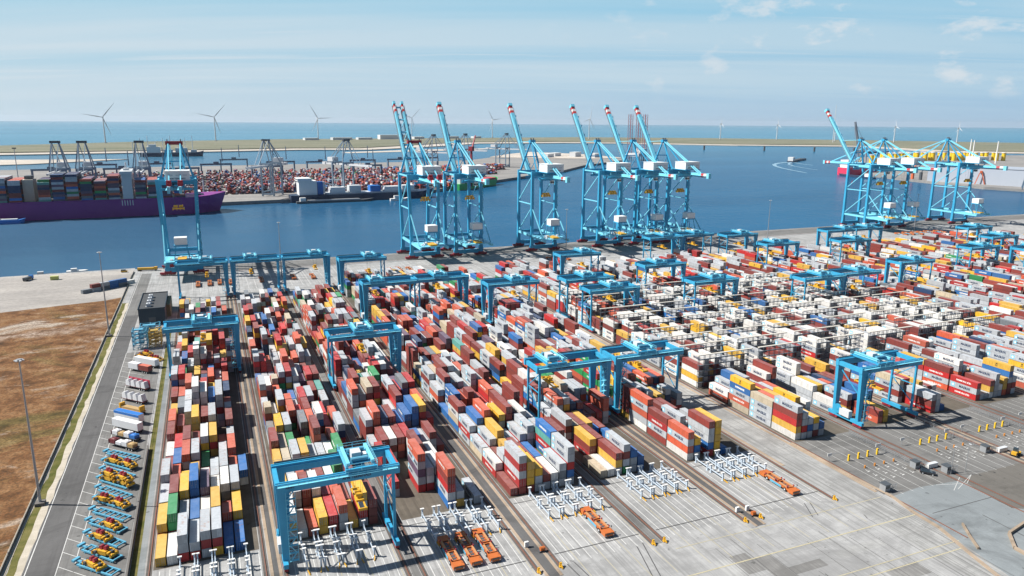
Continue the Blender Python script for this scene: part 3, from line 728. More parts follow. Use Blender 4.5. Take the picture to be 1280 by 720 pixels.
# ---------------------------------------------------------------- yard gantry cranes
def yard_crane(fat, W_=28.8):
    """rail-mounted gantry; local x runs from the left rail to the right rail, y from the front frame to the rear one"""
    root = thing('yard_gantry_crane', 'blue yard gantry crane', 'gantry crane', group='blue gantry cranes over the container blocks')
    D = 11.2
    fx = (lambda x: x) if fat == 'L' else (lambda x: W_-x)       # x measured from the heavy-leg side
    def bx(mb, x0, y0, z0, x1, y1, z1, mi=0):
        a, b = sorted((fx(x0), fx(x1))); mb.box(a, y0, z0, b, y1, z1, mi)
    for y in (0, D):
        g = MB(); bx(g, -1.3, y-.7, 21.7, W_+1.6, y+.7, 24.1)
        bx(g, -1.0, y-.95, 23.2, W_+1.2, y-.703, 23.5); bx(g, -1.2, y-.12, 24.1, W_+1.4, y+.12, 24.32)
        if y: bx(g, -.5, D+.2, 24.325, W_, D+.62, 24.75, 1)
        go = g.build('girder', [BLUE, DSTEEL], root)
        t = MB()
        if y == 0:
            t.text('APM TERMINALS', (W_*.66 if fat == 'L' else W_*.34, y-.7, 22.85), (1,0,0), (0,0,1), .8, 0)
            t.text('ARMG', (fx(2.2), y-.7, 22.9), (1,0,0), (0,0,1), .6, 0)
            t.build('lettering', INK['dark'], go)
        h = MB(); s = -1 if y == 0 else 1; yy = y + s*1.55
        bx(h, -.8, min(y+s*.71, yy), 23.55, W_+1.0, max(y+s*.71, yy), 23.63)
        for zz in (24.1, 24.7): bx(h, -.8, yy-.03, zz, W_+1, yy+.03, zz+.06)
        for k in range(13): bx(h, -.75+k*2.5, yy-.04, 23.6, -.67+k*2.5, yy+.04, 24.7)
        h.build('handrail', STEEL if y else BLUE_LIT, go)
    for x in (-.6, W_+.7):
        t = MB(); bx(t, x-.55, .72, 22.0, x+.55, D-.72, 23.6); t.build('end_tie', BLUE, root)
    for y in (0, D):                                            # heavy legs
        l = MB(); p = (fx(.25), y, 2.2); q = (fx(.45), y, 21.7)
        vs = []
        for (x0, x1, z, w) in ((-.55, 1.0, 2.4, .62), (-1.15, 2.1, 21.68, .69)):
            a, b = sorted((fx(x0), fx(x1))); vs += [(a, y-w, z), (b, y-w, z), (b, y+w, z), (a, y+w, z)]
        l.add(vs, [(0,3,2,1),(4,5,6,7),(0,1,5,4),(1,2,6,5),(2,3,7,6),(3,0,4,7)])
        l.build('leg', BLUE, root)
    for y in (0.4, D-.4):                                       # slim legs
        l = MB(); l.beam((fx(W_), y*.55+2.5, 2.2), (fx(W_), y, 21.7), .62, .8) if False else l.beam((fx(W_), y, 2.2), (fx(W_), y, 21.7), .8, .66)
        l.build('leg', BLUE, root)
    b = MB()
    b.beam((fx(W_), .6, 6), (fx(W_), D-.6, 13.5), .28); b.beam((fx(W_), D-.6, 13.6), (fx(W_), .6, 21), .28); b.beam((fx(W_), .6, 13.4), (fx(W_), D-.6, 13.4), .3)
    b.beam((fx(.3), .6, 12.5), (fx(.3), D-.6, 20.5), .32)
    b.build('bracing', BLUE, root)
    for x in (0, W_):
        s = MB(); bx(s, x-.6, -2.6, 1.5, x+.6, D+2.6, 2.75); s.build('sill_beam', BLUE, root)
        for y in (-1.6, D-1.2):
            w = MB()
            bx(w, x-.45, y-.6, .55, x+.45, y+3.4, 1.49, 0); bx(w, x-.7, y+.6, 1.1, x+.7, y+2.2, 1.45, 0)
            for k in range(4): w.tube((fx(x)-.22, y+k*.92, .5), (fx(x)+.22, y+k*.92, .5), .42, n=10, mi=1)
            w.build('bogie', [CRED, DSTEEL], root)
    st = MB()                                                   # zigzag stairs on the front heavy leg
    for k in range(9):
        z = 2.8+k*2.15; a, c = (1.4, 2.9) if k % 2 == 0 else (2.9, 1.4)
        st.beam((fx(a), -1.2, z), (fx(c), -1.2, z+2.1), .6, .1)
        bx(st, 1.0, -1.6, z-.04, 3.3, -.72, z+.04)
        for xx in (1.05, 3.25): bx(st, xx-.04, -1.6, z, xx+.04, -1.54, z+1.05)
        bx(st, 1.0, -1.62, z+1.0, 3.3, -1.56, z+1.06)
    for xx in (1.0, 3.3): bx(st, xx-.05, -1.66, 2.5, xx+.05, -1.56, 22)
    st.build('stair_tower', BLUE_LIT, root)
    e = MB(); bx(e, -1.3, 3.2, 2.76, .5, 7.8, 5.4); e.build('electrical_cabin', LGREY, root)
    cr = MB(); cr.tube((fx(-1.1), 9.0, 4.6), (fx(-.62), 9.0, 4.6), 1.9, n=16); cr.tube((fx(-1.2), 9, 4.6), (fx(-.5), 9, 4.6), .5, n=10); cr.build('cable_reel', BLUE, root)
    # trolley, with hoist drums, ropes and the yellow spreader
    tr = MB()
    for y in (-.9, D+.2): tr.box(-4.2, y, 24.35, 4.2, y+.75, 25.1, 0)
    for x in (-3.9, 3.3): tr.box(x, -.15, 24.5, x+.65, D+.25, 25.3, 0)
    tr.box(-1.2, .9, 24.6, 1.2, D-.9, 24.8, 0)
    for y in (2.1, 8.1):
        tr.box(-2.9, y-.8, 25.31, 2.9, y+.9, 25.7, 0)
    for x in (-3.2, 3.2): tr.beam((x, .2, 25.9), (x, D-.2, 25.9), .9, .9, 1)
    tr.box(-1.6, 4.2, 24.81, .9, 7.2, 27.1, 2); tr.box(1.2, 4.4, 24.81, 2.4, 6.2, 26.3, 3)
    for x, y in ((-4.1, -1.1), (4.1, -1.1), (-4.1, D+1.1), (4.1, D+1.1), (0, -1.1), (0, D+1.1)): tr.tube((x, y, 24.4), (x, y, 26.6), .07, n=5, mi=1)
    for zz in (25.8, 26.55):
        for y in (-1.1, D+1.1): tr.box(-4.15, y-.04, zz, 4.15, y+.04, zz+.08, 1)
        for x in (-4.12, 4.12): tr.box(x-.04, -1.1, zz, x+.04, D+1.1, zz+.08, 1)
    to = tr.build('trolley', [BLUE, BLUE_LIT, LGREY, WHITE], root, (W_/2, 0, 0))
    dr = MB()
    for y in (2.1, 8.1): dr.tube((-2.2, y, 26.3), (2.2, y, 26.3), .62, n=12)
    dr.build('hoist_drum', LBLUE, to)
    spreader(to, D/2, 20.)
    return root
def spreader(par, y, top, loc=None):
    s = MB()
    s.box(-.55, -1.4, 0, .55, 1.4, 1.1, 0); s.box(-1.05, -6.0, -.75, -.68, 6.0, -.3, 0); s.box(.68, -6.0, -.75, 1.05, 6.0, -.3, 0)
    for yy in (-6.05, 5.7): s.box(-1.2, yy, -.9, 1.2, yy+.35, -.2, 0)
    s.box(-1.04, -2.2, -.29, 1.04, 2.2, .25, 0); s.tube((-.9, -.9, 1.1), (.9, -.9, 1.1), .5, n=8, mi=0); s.tube((-.9, .9, 1.1), (.9, .9, 1.1), .5, n=8, mi=0)
    for x in (-.9, .9):
        for yy in (-1.1, 1.1): s.tube((x*.9, yy, 1.3), (x*1.6, yy*2.6, 24.4-top+.0+0), .035, n=4, mi=1)
    return s.build('spreader', [YEL, DSTEEL], par, (0, y, top))

P_L = yard_crane('L'); P_R = yard_crane('R')
CR = [(1,177,'L',.80,13.5,'over the front racks, spreader low beside its slim legs'),
 (0,342,'R',.5,17,'over the trailer-park block behind the rows of trailers'),(0,499,'R',.62,15,'at the quay end of the trailer-park block'),
 (1,500,'L',.35,15,'at the quay end of the front-gantry block'),(2,500,'R',.8,15,'at the quay end of the three-carrier block'),
 (3,479,'L',.75,14,'alone in front of the first bare apron quay cranes'),(3,401,'L',.12,17,'joined in line with its neighbour over the lone-carrier block'),
 (4,402,'R',.4,17.5,'joined in line with its neighbour over the empty-rack block'),(2,303,'R',.45,16,'in the middle of the three-carrier block'),
 (5,375,'L',.62,16,'over the far part of the concrete-lane block'),(7,444,'L',.72,15,'behind the reefer racks near shaded apron'),
 (6,370,'R',.45,17,'rear one of a close pair over the reefer racks'),(6,341,'R',.5,17,'front one of a close pair over the reefer racks'),
 (4,234.5,'R',.10,16,'standing leg to leg with another, trolley at its slim end'),(5,235,'L',.42,17,'standing leg to leg with another, beside white reefer racks'),
 (7,189.7,'L',.30,14.5,'by the truck gate with truck bays in front'),(10,488,'R',.5,15,'under three raised quay crane booms'),
 (11,492,'L',.5,15,'beside the third raised quay crane group'),(12,478,'R',.6,15,'with a clear apron and lamp post behind'),
 (12,431,'R',.2,15,'in front of the clear apron and lamp post'),(8,391,'R',.3,16,'over reefer racks, rear one of two in its block'),
 (8,339,'R',.5,17,'over reefer racks, front one of two in its block'),(10,323,'R',.5,17,'over the last reefer racks, touching another crane'),
 (15,470,'L',.85,15,'in front of the twin lattice quay cranes'),(16,471,'R',.5,15,'behind another near twin lattice quay cranes'),(14,424,'R',.6,15,'below the twin lattice quay cranes, mid yard'),
 (13,341,'L',.5,17,'alone over yellow and grey stacks beyond reefer racks'),(11,326,'L',.5,13,'over the last reefer racks with low yellow spreader'),
 (16,365,'R',.5,16,'deep in the yard amid grey stacks'),(18,395,'R',.5,16,'deep in the yard below the last quay crane'),(17,346,'L',.5,16,'cut off by the picture edge beyond grey stacks'),
 (19,440,'R',.4,16,'farthest inland-facing one below the last quay crane')]
used = {'L': False, 'R': False}
for b, y, ft, fr, sz, lab in CR:
    lab = 'blue yard gantry crane ' + lab
    a, c = BL[b]
    if not used[ft]:
        o = P_L if ft == 'L' else P_R; o.location = (a, y, 0); o['label'] = lab; used[ft] = True
    else: o = dup(P_L if ft == 'L' else P_R, (a, y, 0), None, lab)
    for ch in o.children:
        if ch.name.startswith('trolley'):
            ch.location.x = 4.5 + fr*(28.8-9)
            for s in ch.children:
                if s.name.startswith('spreader'): s.location.z = sz if False else 20.
# spreader heights are part of the mesh ropes, so lower ones get their own mesh
low = {}
for o in [o for o in list(COL.objects) if o.name.startswith('spreader') and o.parent and o.parent.name.startswith('trolley')]:
    g = o.parent.parent; key = round(g.location.y, 1)
    sz = next((c[4] for c in CR if abs(c[1]-g.location.y) < .05 and abs(BL[c[0]][0]-g.location.x) < .05), 17)
    if sz not in low:
        tmp = spreader(o.parent, 5.6, sz); low[sz] = tmp.data; bpy.data.objects.remove(tmp)
    o.data = low[sz]; o.location.z = sz

# ---------------------------------------------------------------- ship-to-shore quay cranes
def quay_crane(twin, boom, label):
    """local x along the quay, y=0 landside rail, y=30 waterside rail, water towards +y"""
    root = thing('quay_crane', label, 'quay crane', group='tall blue quay cranes')
    hx = 11.2
    lean = 1.6 if twin else 0.
    for x in (-hx, hx):
        for y in (0, 30):
            l = MB(); s = 1 if x > 0 else -1
            l.beam((x, y, 3.2), (x + s*lean*.0, y, 14), 2.9, 2.7, 0, 2.7, 2.6)
            l.beam((x, y, 14), (x + s*lean, y, 70.6), 2.5, 2.5, 0, 2.2, 2.2)
            l.build('leg', BLUE, root)
    for y in (0, 30):
        s = MB(); s.box(-hx-2, y-1.0, 2.4, hx+2, y+1.0, 5.6); s.build('sill_beam', BLUE, root)
        p = MB(); p.box(-hx-lean+.9, y-.9, 66.6, hx+lean-.9, y+.9, 70.2); p.build('portal_beam', BLUE, root)
        c = MB(); c.box(-hx+1.1, y-.8, 12.9, hx-1.1, y+.8, 15.4); c.build('cross_beam', BLUE, root)
        for x in (-hx, hx):
            w = MB(); w.box(x-5.6, y-.95, 1.0, x+5.6, y+.95, 2.35, 0); w.box(x-2.4, y-1.25, 2.352, x+2.4, y+1.25, 3.4, 0)
            for k in range(8): w.tube((x-4.4+k*1.26, y-.5, .62), (x-4.4+k*1.26, y+.5, .62), .5, n=8, mi=1)
            for k in (-1, 1): w.box(x+k*2.9-1.8, y-1.3, .7, x+k*2.9+1.8, y+1.3, 2.2, 0)
            w.build('bogie', [CRED, DSTEEL], root)
    for x in (-hx, hx):
        s = 1 if x > 0 else -1; lx = lambda z: x + s*lean*(z-14)/56.6
        b = MB(); b.beam((x, -29, 13.3), (x, 31, 14.2), 1.3, 1.9)
        b.build('platform_beam', BLUE_LIT, root)
        b = MB(); b.beam((lx(42), 1, 42), (lx(42), 29, 42), .8); b.beam((lx(44), 29, 44), (lx(67), 1, 66.5), .7); b.beam((x, 29, 16), (lx(39), 1, 39), .7)
        b.beam((lx(38), -1, 38), (x, -24, 15.0), .75); b.beam((lx(69), 1.1, 69), (lx(69), 28.9, 69), 1.0, 1.2)
        b.build('bracing', BLUE_LIT, root)
    pl = MB(); pl.box(-hx+.7, -28, 14.3, hx-.7, -2, 14.7, 0)
    for k in range(9): pl.box(-hx-.6, -28+k*6.4, 14.75, -hx-.5, -27.9+k*6.4, 15.9, 0); pl.box(hx+.5, -28+k*6.4, 14.75, hx+.6, -27.9+k*6.4, 15.9, 0)
    for x in (-hx-.6, hx+.5): pl.box(x, -28, 15.8, x+.1, 24, 15.9, 0)
    for k in range(6): pl.box(-8+k*3, -24+(k % 3)*5, 14.72, -6.4+k*3, -18+(k % 3)*5, 15.4+.4*(k % 2), 1)
    pl.box(-3, -27, 15, 3, -14, 15.9, 2)
    pl.build('transfer_platform', [BLUE_LIT, LGREY, YEL], root)
    h2 = MB()
    for x in (-3.4, 3.4):
        for y in (-24, -16): h2.beam((x*1.5, y, 14.7), (x, y*.85-2, 25), .45, mi=1)
    h2.box(-4.6, -24.5, 25, 4.6, -15.5, 25.8, 1); h2.box(-4.2, -24, 25.8, 4.2, -16, 31, 0)
    h2.build('second_trolley_house', [HOUSE, BLUE], root)
    # trolley girders reaching inland
    xs = (-3.6, 3.6) if twin else (0,)
    gw = 1.5 if twin else 2.6
    for x in xs:
        g = MB(); g.box(x-gw/2, -36, 65.0, x+gw/2, 33, 68.4, 0); g.box(x-gw/2, -40, 65.0, x+gw/2, -36, 68.4, 1); g.box(x-gw/2, -44, 65.01, x+gw/2, -40, 68.39, 2); g.box(x-gw/2-.1, -47.5, 64.4, x+gw/2+.1, -44, 68.9, 0)
        for s in (-1, 1): g.box(x+s*(gw/2+.7)-.6, -44, 66.4, x+s*(gw/2+.7)+.6, 32, 66.5, 0)
        g.build('trolley_girder', [BLUE_LIT, BAND_R, BAND_W], root)
    if twin:
        for x in xs: wr = MB(); wr.box(x-1.7, -35.5, 68.41, x+1.7, -30.5, 70.6); wr.tube((x-1.6, -33, 71.2), (x+1.6, -33, 71.2), 1.1, n=10); wr.build('winch', CRED, root)
    for y in (-10, 0.95, 29):
        hb = MB(); hb.box(-hx-lean+2.5, y-.5, 63.4, hx+lean-2.5, y+.5, 64.95) if y < -5 else hb.box(-4.6, y+.1, 63.2, 4.6, y+.9, 64.9)
        hb.build('girder_hanger', BLUE, root)
    # machinery house
    m = MB(); m.box(-6, -19, 70.9, 9.5, -2.5, 77.4, 0); m.box(-6.3, -19.3, 77.4, 9.8, -2.2, 77.75, 0); m.box(-6.6, -20, 70.3, 10.2, -1.5, 70.88, 1)
    for k in range(3): m.box(-4+k*4.6, -19.06, 74.2, -1.2+k*4.6, -18.98, 75.2, 2)
    for x in (-4.5, 8):
        for y in (-17, -4): m.beam((x*.6, y, 68.2), (x, y, 70.4), .6, mi=1)
    ho = m.build('machinery_house', [HOUSE, BLUE, LGREY], root)
    t = MB(); t.text('APM TERMINALS', (1.6, -19, 72.4), (1,0,0), (0,0,1), 1.1); t.build('lettering', INK['dark'], ho)
    # apex frame
    ax = 4.6 if twin else 1.2
    top = MB(); top.box(-ax-1.4, 24.9, 94.4, ax+1.4, 28.9, 97.0, 0 if twin else 1); 
    for x in (-ax, ax): top.tube((x-.3, 27, 97.6), (x+.3, 27, 97.6), 1.1, n=10, mi=2)
    for k in range(5): top.box(-ax-1.3+k*(2*ax+2.6)/4-.05, 24.9, 97, -ax-1.3+k*(2*ax+2.6)/4+.05, 25, 98.2, 2)
    top.build('apex_head', [CRED, BLUE, DSTEEL], root)
    for s in (-1, 1):
        a = MB(); a.beam((s*(hx-1.5+lean), 30, 70), (s*ax, 27.5, 95), 1.5, 1.5, 0, 1.1, 1.1)
        a.build('apex_leg', BLUE, root)
        a = MB(); a.beam((s*(hx-4), .2, 70), (s*ax*.8, 26.5, 95), 1.1, 1.1, 0, .8, .8); a.build('apex_leg', BLUE, root)
        st = MB(); xb = 3.6 if twin else 1.2
        st.beam((s*ax*.9, 26, 95.6), (s*xb, -33, 68.4), .75, .75); st.build('back_stay', BLUE_LIT, root)
    tie = MB(); tie.beam((-hx+4.6, 28.8, 82), (hx-4.6, 28.8, 82), .9)
    for s in (-1, 1): tie.beam((s*(hx-4.4), 28.9, 82), (0, 30, 70.3), .5)
    tie.build('apex_tie', BLUE, root)
    # boom: hinged at the waterside portal
    L = 78.
    ang = math.radians(52) if boom == 'up' else math.radians(-.5)
    dy, dz = math.cos(ang), math.sin(ang)
    hp = Vector((0, 33.6, 67.6))
    P = lambda d, h=0, x=0: Vector((x, hp.y + dy*d - dz*h, hp.z + dz*d + dy*h))
    bo = MB()
    def seg(x, w, d0, d1, h0, h1, mi):
        vs = [P(d, h, x+sx_) for d in (d0, d1) for sx_, h in ((-w/2, h0), (w/2, h0), (w/2, h1), (-w/2, h1))]
        bo.add(vs, [(0,1,2,3),(7,6,5,4),(0,4,5,1),(1,5,6,2),(2,6,7,3),(3,7,4,0)], mi)
    gw = 1.6 if twin else 3.4
    for x in xs:
        seg(x, gw, 0, L*.86, -1.6, 1.6, 0)
        for k in range(3): seg(x, gw, L*(.86+.035*k), L*(.86+.035*(k+1)), -1.6, 1.6, 1 if k % 2 == 0 else 2)
        seg(x, gw+.5, L*.965, L, -2.1, 2.3, 0)
        for s in (-1, 1): seg(x+s*(gw/2+.85), .9, 1, L*.96, -.55, -.45, 3); seg(x+s*(gw/2+1.25), .08, 1, L*.96, .5, .6, 3)
        for k in range(22):
            for s in (-1, 1): seg(x+s*(gw/2+1.25), .1, 2+k*3.3, 2.1+k*3.3, -.5, .6, 3)
    if twin:
        for k in range(6): 
            d = 4+k*13.6; seg(0, 2*3.6-gw, d, d+.9, -.5, .6, 0)
        for k in range(5):
            d = 5+k*13.6; bo.beam(P(d, 1.2, -3.4), P(d+13, 1.2, 3.4), .35, mi=0)
    for x in xs:
        for k in range(6): seg(x+gw/2+1.3, .5, 8+11*k, 9.2+11*k, .2, 1.4, 4)
    bo.build('boom', [BLUE_LIT, BAND_R, BAND_W, STEEL, BLUE], root)
    for s in (-1, 1):
        f = MB(); xe = s*(3.6 if twin else 1.0)
        if boom == 'up':
            mid = Vector((s*ax*1.05, 38.5, 88))
            f.beam((s*ax, 28, 95.8), P(L*.42, 1.7, xe), .4); f.beam(P(L*.42, 1.75, xe), P(L*.80, 2.4, xe), .35)
        else:
            f.beam((s*ax, 28, 95.8), P(L*.45, 1.6, xe), .6); f.beam((s*ax*.8, 28, 96.2), P(L*.84, 1.6, xe), .6)
        f.build('fore_stay', BLUE_LIT, root)
    # trolley, cab and hanging spreader
    ty = -4
    tr = MB(); tr.box(-4.4, ty-3, 64.1, 4.4, ty+3, 64.9, 0); tr.box(2.2, ty-7, 60.6, 4.8, ty-3.4, 63.6, 1); tr.box(2.15, ty-7.04, 61.2, 4.85, ty-4.6, 62.6, 2)
    to = tr.build('trolley', [BLUE, WHITE, GLASS], root)
    s = MB(); s.box(-3.9, ty-1.5, 49.3, 3.9, ty-.9, 50.1, 0); s.box(-3.9, ty+.9, 49.3, 3.9, ty+1.5, 50.1, 0)
    for x in (-3.95, -1.3, .9, 3.5): s.box(x, ty-1.6, 48.6, x+.45, ty+1.6, 50.6, 0)
    s.box(-3.2, ty-1, 50.7, -.4, ty+1, 52.2, 1); s.box(.4, ty-1, 50.7, 3.2, ty+1, 52.2, 1)
    for x in (-2, 2):
        for y in (-.8, .8): s.tube((x, ty+y, 52.2), (x*1.5, ty+y*3, 64.2), .05, n=4, mi=2); s.tube((x, ty+y, 50.3), (x, ty+y, 50.7), .15, n=4, mi=2)
    s.build('spreader', [YEL, YEL, DSTEEL], to)
    # stairs up one landside leg
    z = MB()
    for k in range(18):
        zz = 5.7+k*3.5; a, b_ = (-1.2, 1.2) if k % 2 == 0 else (1.2, -1.2)
        z.beam((hx+1.9, a, zz), (hx+1.9, b_, zz+3.4), .8, .12); z.box(hx+1.3, -1.9, zz-.05, hx+2.5, 1.9, zz+.05)
    z.build('stair_tower', BLUE_LIT, root)
    return root
QC = [(-20.5, True, 'down', 'blue twin-girder quay crane standing alone nearest the trailer park'), (165, True, 'up', 'blue twin-girder quay crane with red head beside single-boom ones'),
      (203.7, False, 'up', 'blue quay crane with raised boom, paired with the twin-girder crane'), (274.5, False, 'up', 'blue quay crane with raised boom standing alone mid quay'),
      (341.5, False, 'up', 'blue quay crane, first of three raised booms together'), (380.5, False, 'up', 'blue quay crane, middle of three raised booms together'),
      (415.5, False, 'up', 'blue quay crane, last of three raised booms together'), (674, False, 'up', 'blue quay crane with raised boom in the far group of three'),
      (709, False, 'down', 'blue quay crane with lowered boom beside the far raised one'), (811.6, False, 'down', 'blue quay crane with lowered boom at the far quay end')]
protos = {}
for x, tw, bm, lab in QC:
    if (tw, bm) not in protos:
        protos[tw, bm] = quay_crane(tw, bm, lab); protos[tw, bm].location = (x, 588, 0)
    else: dup(protos[tw, bm], (x, 588, 0), None, lab)
# ---------------------------------------------------------------- transfer racks and driverless carriers
def transfer_rack():
    root = thing('transfer_rack', 'pale grey steel rack', 'transfer rack', group='steel transfer racks in front of the container stacks')
    for s in (-1, 1):
        x = s*1.75
        r = MB(); r.box(x-.11, .3, 1.05, x+.11, 14.4, 1.35); r.build('rail', RACK, root)
        for y in (0.2, 6.4, 8.2, 14.4):
            p = MB(); p.box(x-.2, y-.22, 0, x+.2, y+.22, 2.75); p.box(x-.55, y-.3, 2.75, x+.55, y+.3, 2.95, 1)
            p.box(x-.4, y-.42, 0, x+.4, y+.42, .09, 0); p.beam((x, y+.2, 2.1), (x, y+(1.2 if y < 8 else -1.2), 1.3), .16, mi=0)
            p.build('post', [RACK, WHITE], root)
    for s in (-1, 1):
        g = MB(); g.beam((s*1.75, -.2, .55), (s*1.35, -1.9, .12), .22, .3); g.build('guide_foot', YEL, root)
    return root
DECKT = paint('deck_tan', (.50,.24,.10), .6, .35, 1.)
def carrier():
    root = thing('driverless_carrier', 'orange flat carrier', 'carrier', group='orange driverless carriers')
    b = MB()
    b.box(-1.35, 1.6, .75, 1.35, 13.6, 1.25, 0); b.box(-1.5, .02, .45, 1.5, 2.3, 1.55, 0); b.box(-1.5, 12.9, .45, 1.5, 15.2, 1.55, 0)
    b.box(-1.38, 0, .25, 1.38, .3, .45, 2)
    b.box(-.45, 2.3, 1.25, .45, 13.0, 1.32, 2)
    for k in range(8): b.box(-1.2, 3+k*1.25, 1.255, 1.2, 3.18+k*1.25, 1.37, 0)
    b.build('chassis', [ORANGE, WHITE, DSTEEL], root)
    for y0, y1 in ((2.5, 7.2), (7.8, 12.7)):
        d = MB()
        for x in (-1.25, .75): d.box(x, y0, 1.42, x+.5, y1, 1.72, 2)
        d.box(-1.25, y0, 1.40, 1.25, y0+.35, 1.69, 0); d.box(-1.25, y1-.35, 1.40, 1.25, y1, 1.69, 0)
        for x in (-1.45, 1.15):
            for y in (y0+.1, y1-.45): d.box(x, y, 1.73, x+.3, y+.35, 2.15, 1)
        d.build('lifting_deck', [ORANGE, CRED, DECKT], root)
    for x in (-1, 1):
        for y in (3.6, 11.6):
            w = MB(); w.tube((x*1.12, y, .62), (x*1.5, y, .62), .62, n=16, mi=0); w.tube((x*1.13, y, .62), (x*1.52, y, .62), .28, n=12, mi=1)
            w.build('wheel', [BLACK, LGREY], root)
        s = MB(); s.box(min(x*1.36, x*1.47), 5.2, .5, max(x*1.36, x*1.47), 10.2, 1.18); s.build('side_panel', LBLUE, root)
    for y, s in ((-.01, 1), (15.21, -1)):
        g = MB(); g.box(-.95, min(y, y+s*.04)-.02, 1.0, .95, max(y, y+s*.04), 1.42); g.build('window', GLASS, root)
        for x in (-1.2, 1.2): MB().box(x-.16, y-.03, .62, x+.16, y+.03, .85).build('headlight', WHITE, root)
    mst = MB(); mst.tube((1.1, 1.2, 1.55), (1.1, 1.2, 2.9), .05, n=6); mst.box(.95, 1.05, 2.6, 1.25, 1.35, 2.9); mst.build('antenna', DSTEEL, root)
    return root
rk = transfer_rack(); first = True
for b, x0, pt in ((0, -14.5, 4.2), (1, 15.5, 4.6), (2, 49.7, 5.0), (3, 84.2, 4.6), (4, 115.7, 4.4), (5, 146.3, 4.6)):
    for k in range(4):
        lb = f'pale grey steel transfer rack, {ORD[k]} from the road in front of the {BNAME[b]}'
        if first: rk.location = (x0+pt*(k+.5), 173.9, 0); rk['label'] = lb; first = False
        else: dup(rk, (x0+pt*(k+.5), 173.9, 0), None, lb)
ca = carrier(); ca.location = (52.2, 159.4, 0); ca['label'] = 'orange driverless carrier, first of three side by side at the racks'
for x, y, lb in ((57.2, 159.6, 'orange driverless carrier, middle of three side by side at the racks'), (62.3, 159.4, 'orange driverless carrier beside the service road, last of three at the racks'),
                 (96.0, 158.6, 'orange driverless carrier alone between bare lanes and steel racks'), (162.0, 157.6, 'orange driverless carrier alone beside the wide concrete lane')):
    dup(ca, (x, y, 0), None, lb)
for i, x in enumerate((-11.2, -3.7, 2.9, 10.1, 30.8, 53.1, 66.6, 125.2, 132.2, 140, 262, 268, 275, 668, 680, 690, 700, 712, 724)):
    o = dup(ca, (x, 536+(i % 3)*1.2, 0), None, f'small orange carrier waiting on the quay apron, {ORD[i]} along from the lone crane')
# ---------------------------------------------------------------- reefer racks
def reefer_rack(w):
    root = thing('reefer_rack', 'white-capped rack', 'reefer rack', group='white-capped steel racks among the reefer containers')
    c = MB(); c.box(-.5, -.5, 14.9, w+2.2, .5, 15.25); c.build('roof', RACKW, root)
    fr = MB(); n = 9
    for k in range(n+1):
        x = k*w/n
        for y in (-.38, .38): fr.box(x-.08, y-.08, 0, x+.08, y+.08, 14.88)
        if k < n and k % 2 == 0: fr.beam((x, .5, .3), (x+w/n, .5, 2.7), .1)
    fr.build('frame', RACKD, root)
    for l in range(5):
        z = 2.55+l*2.6
        p = MB(); p.box(-.2, -.62, z, w+.2, .62, z+.12)
        for yy in (-.6, .56): p.box(-.2, yy, z+1.0, w+.2, yy+.05, z+1.08)
        p.build('walkway', RACKD, root)
    return root
RW = 26.4; rr = reefer_rack(RW); cntr = {}
for q, (b, y) in enumerate(REEF_ROWS):
    k = cntr.get(b, 0); cntr[b] = k+1
    lb = f'white-capped reefer rack, {ORD[k]} from the truck gates, {BNAME.get(b, ORD[b] + " block from road")}'
    if q == 0: rr.location = (BL[b][0]+1.3, y, 0); rr['label'] = lb
    else: dup(rr, (BL[b][0]+1.3, y, 0), None, lb)
# rail end buffers and cabinets
bu = MB(); bu.box(-.45, -.3, 0, .45, .5, .35, 0); bu.box(-.3, .1, .35, .3, .5, 1.25, 0); bu.beam((0, -.9, .15), (0, .15, 1.0), .3, mi=0); bu.box(-.35, .5, .85, .35, .75, 1.2, 1)
bm_ = bu.mesh('buffer_stop', [YEL, DSTEEL])
for i in range(1, 6):
    for j, x in enumerate(BL[i]):
        tag(link('buffer_stop', bm_, None, (x, 151.2, 0)), f'yellow buffer stop ending the {"road side" if j == 0 else "gate side"} rail, {BNAME[i]}', 'buffer stop', 'yellow buffer stops at the rail ends')
def cabinet(x, y, lab, h=1.7):
    r = thing('control_cabinet', lab, 'cabinet', (x, y, 0), group='white control cabinets')
    MB().box(-.6, -.35, 0, .6, .35, .15).build('plinth', QWALL, r); MB().box(-.55, -.3, .15, .55, .3, h).build('body', WHITE, r); MB().box(-.5, -.33, .3, .5, -.302, h-.1).build('door', LGREY, r)
cabinet(138.2, 156.4, 'white cabinet at the rail end, road side of the pair'); cabinet(141.5, 156, 'white cabinet at the rail end beside an orange winch')
cabinet(72.6, 163, 'white cabinet between rails beside the three carriers')
def winch(x, y, lab):
    r = thing('cable_winch', lab, 'winch', (x, y, 0), group='orange cable winches')
    MB().box(-.9, -.5, 0, .9, .5, .4).build('base', DSTEEL, r); m = MB(); m.tube((-.5, 0, .95), (.5, 0, .95), .6, n=14); m.box(.5, -.4, .41, .8, .4, 1.4); m.build('drum', ORANGE, r)
winch(141.2, 153.0, 'orange cable winch at the rail end beside white cabinets'); winch(75.6, 159.5, 'orange cable winch between rails near the three carriers')

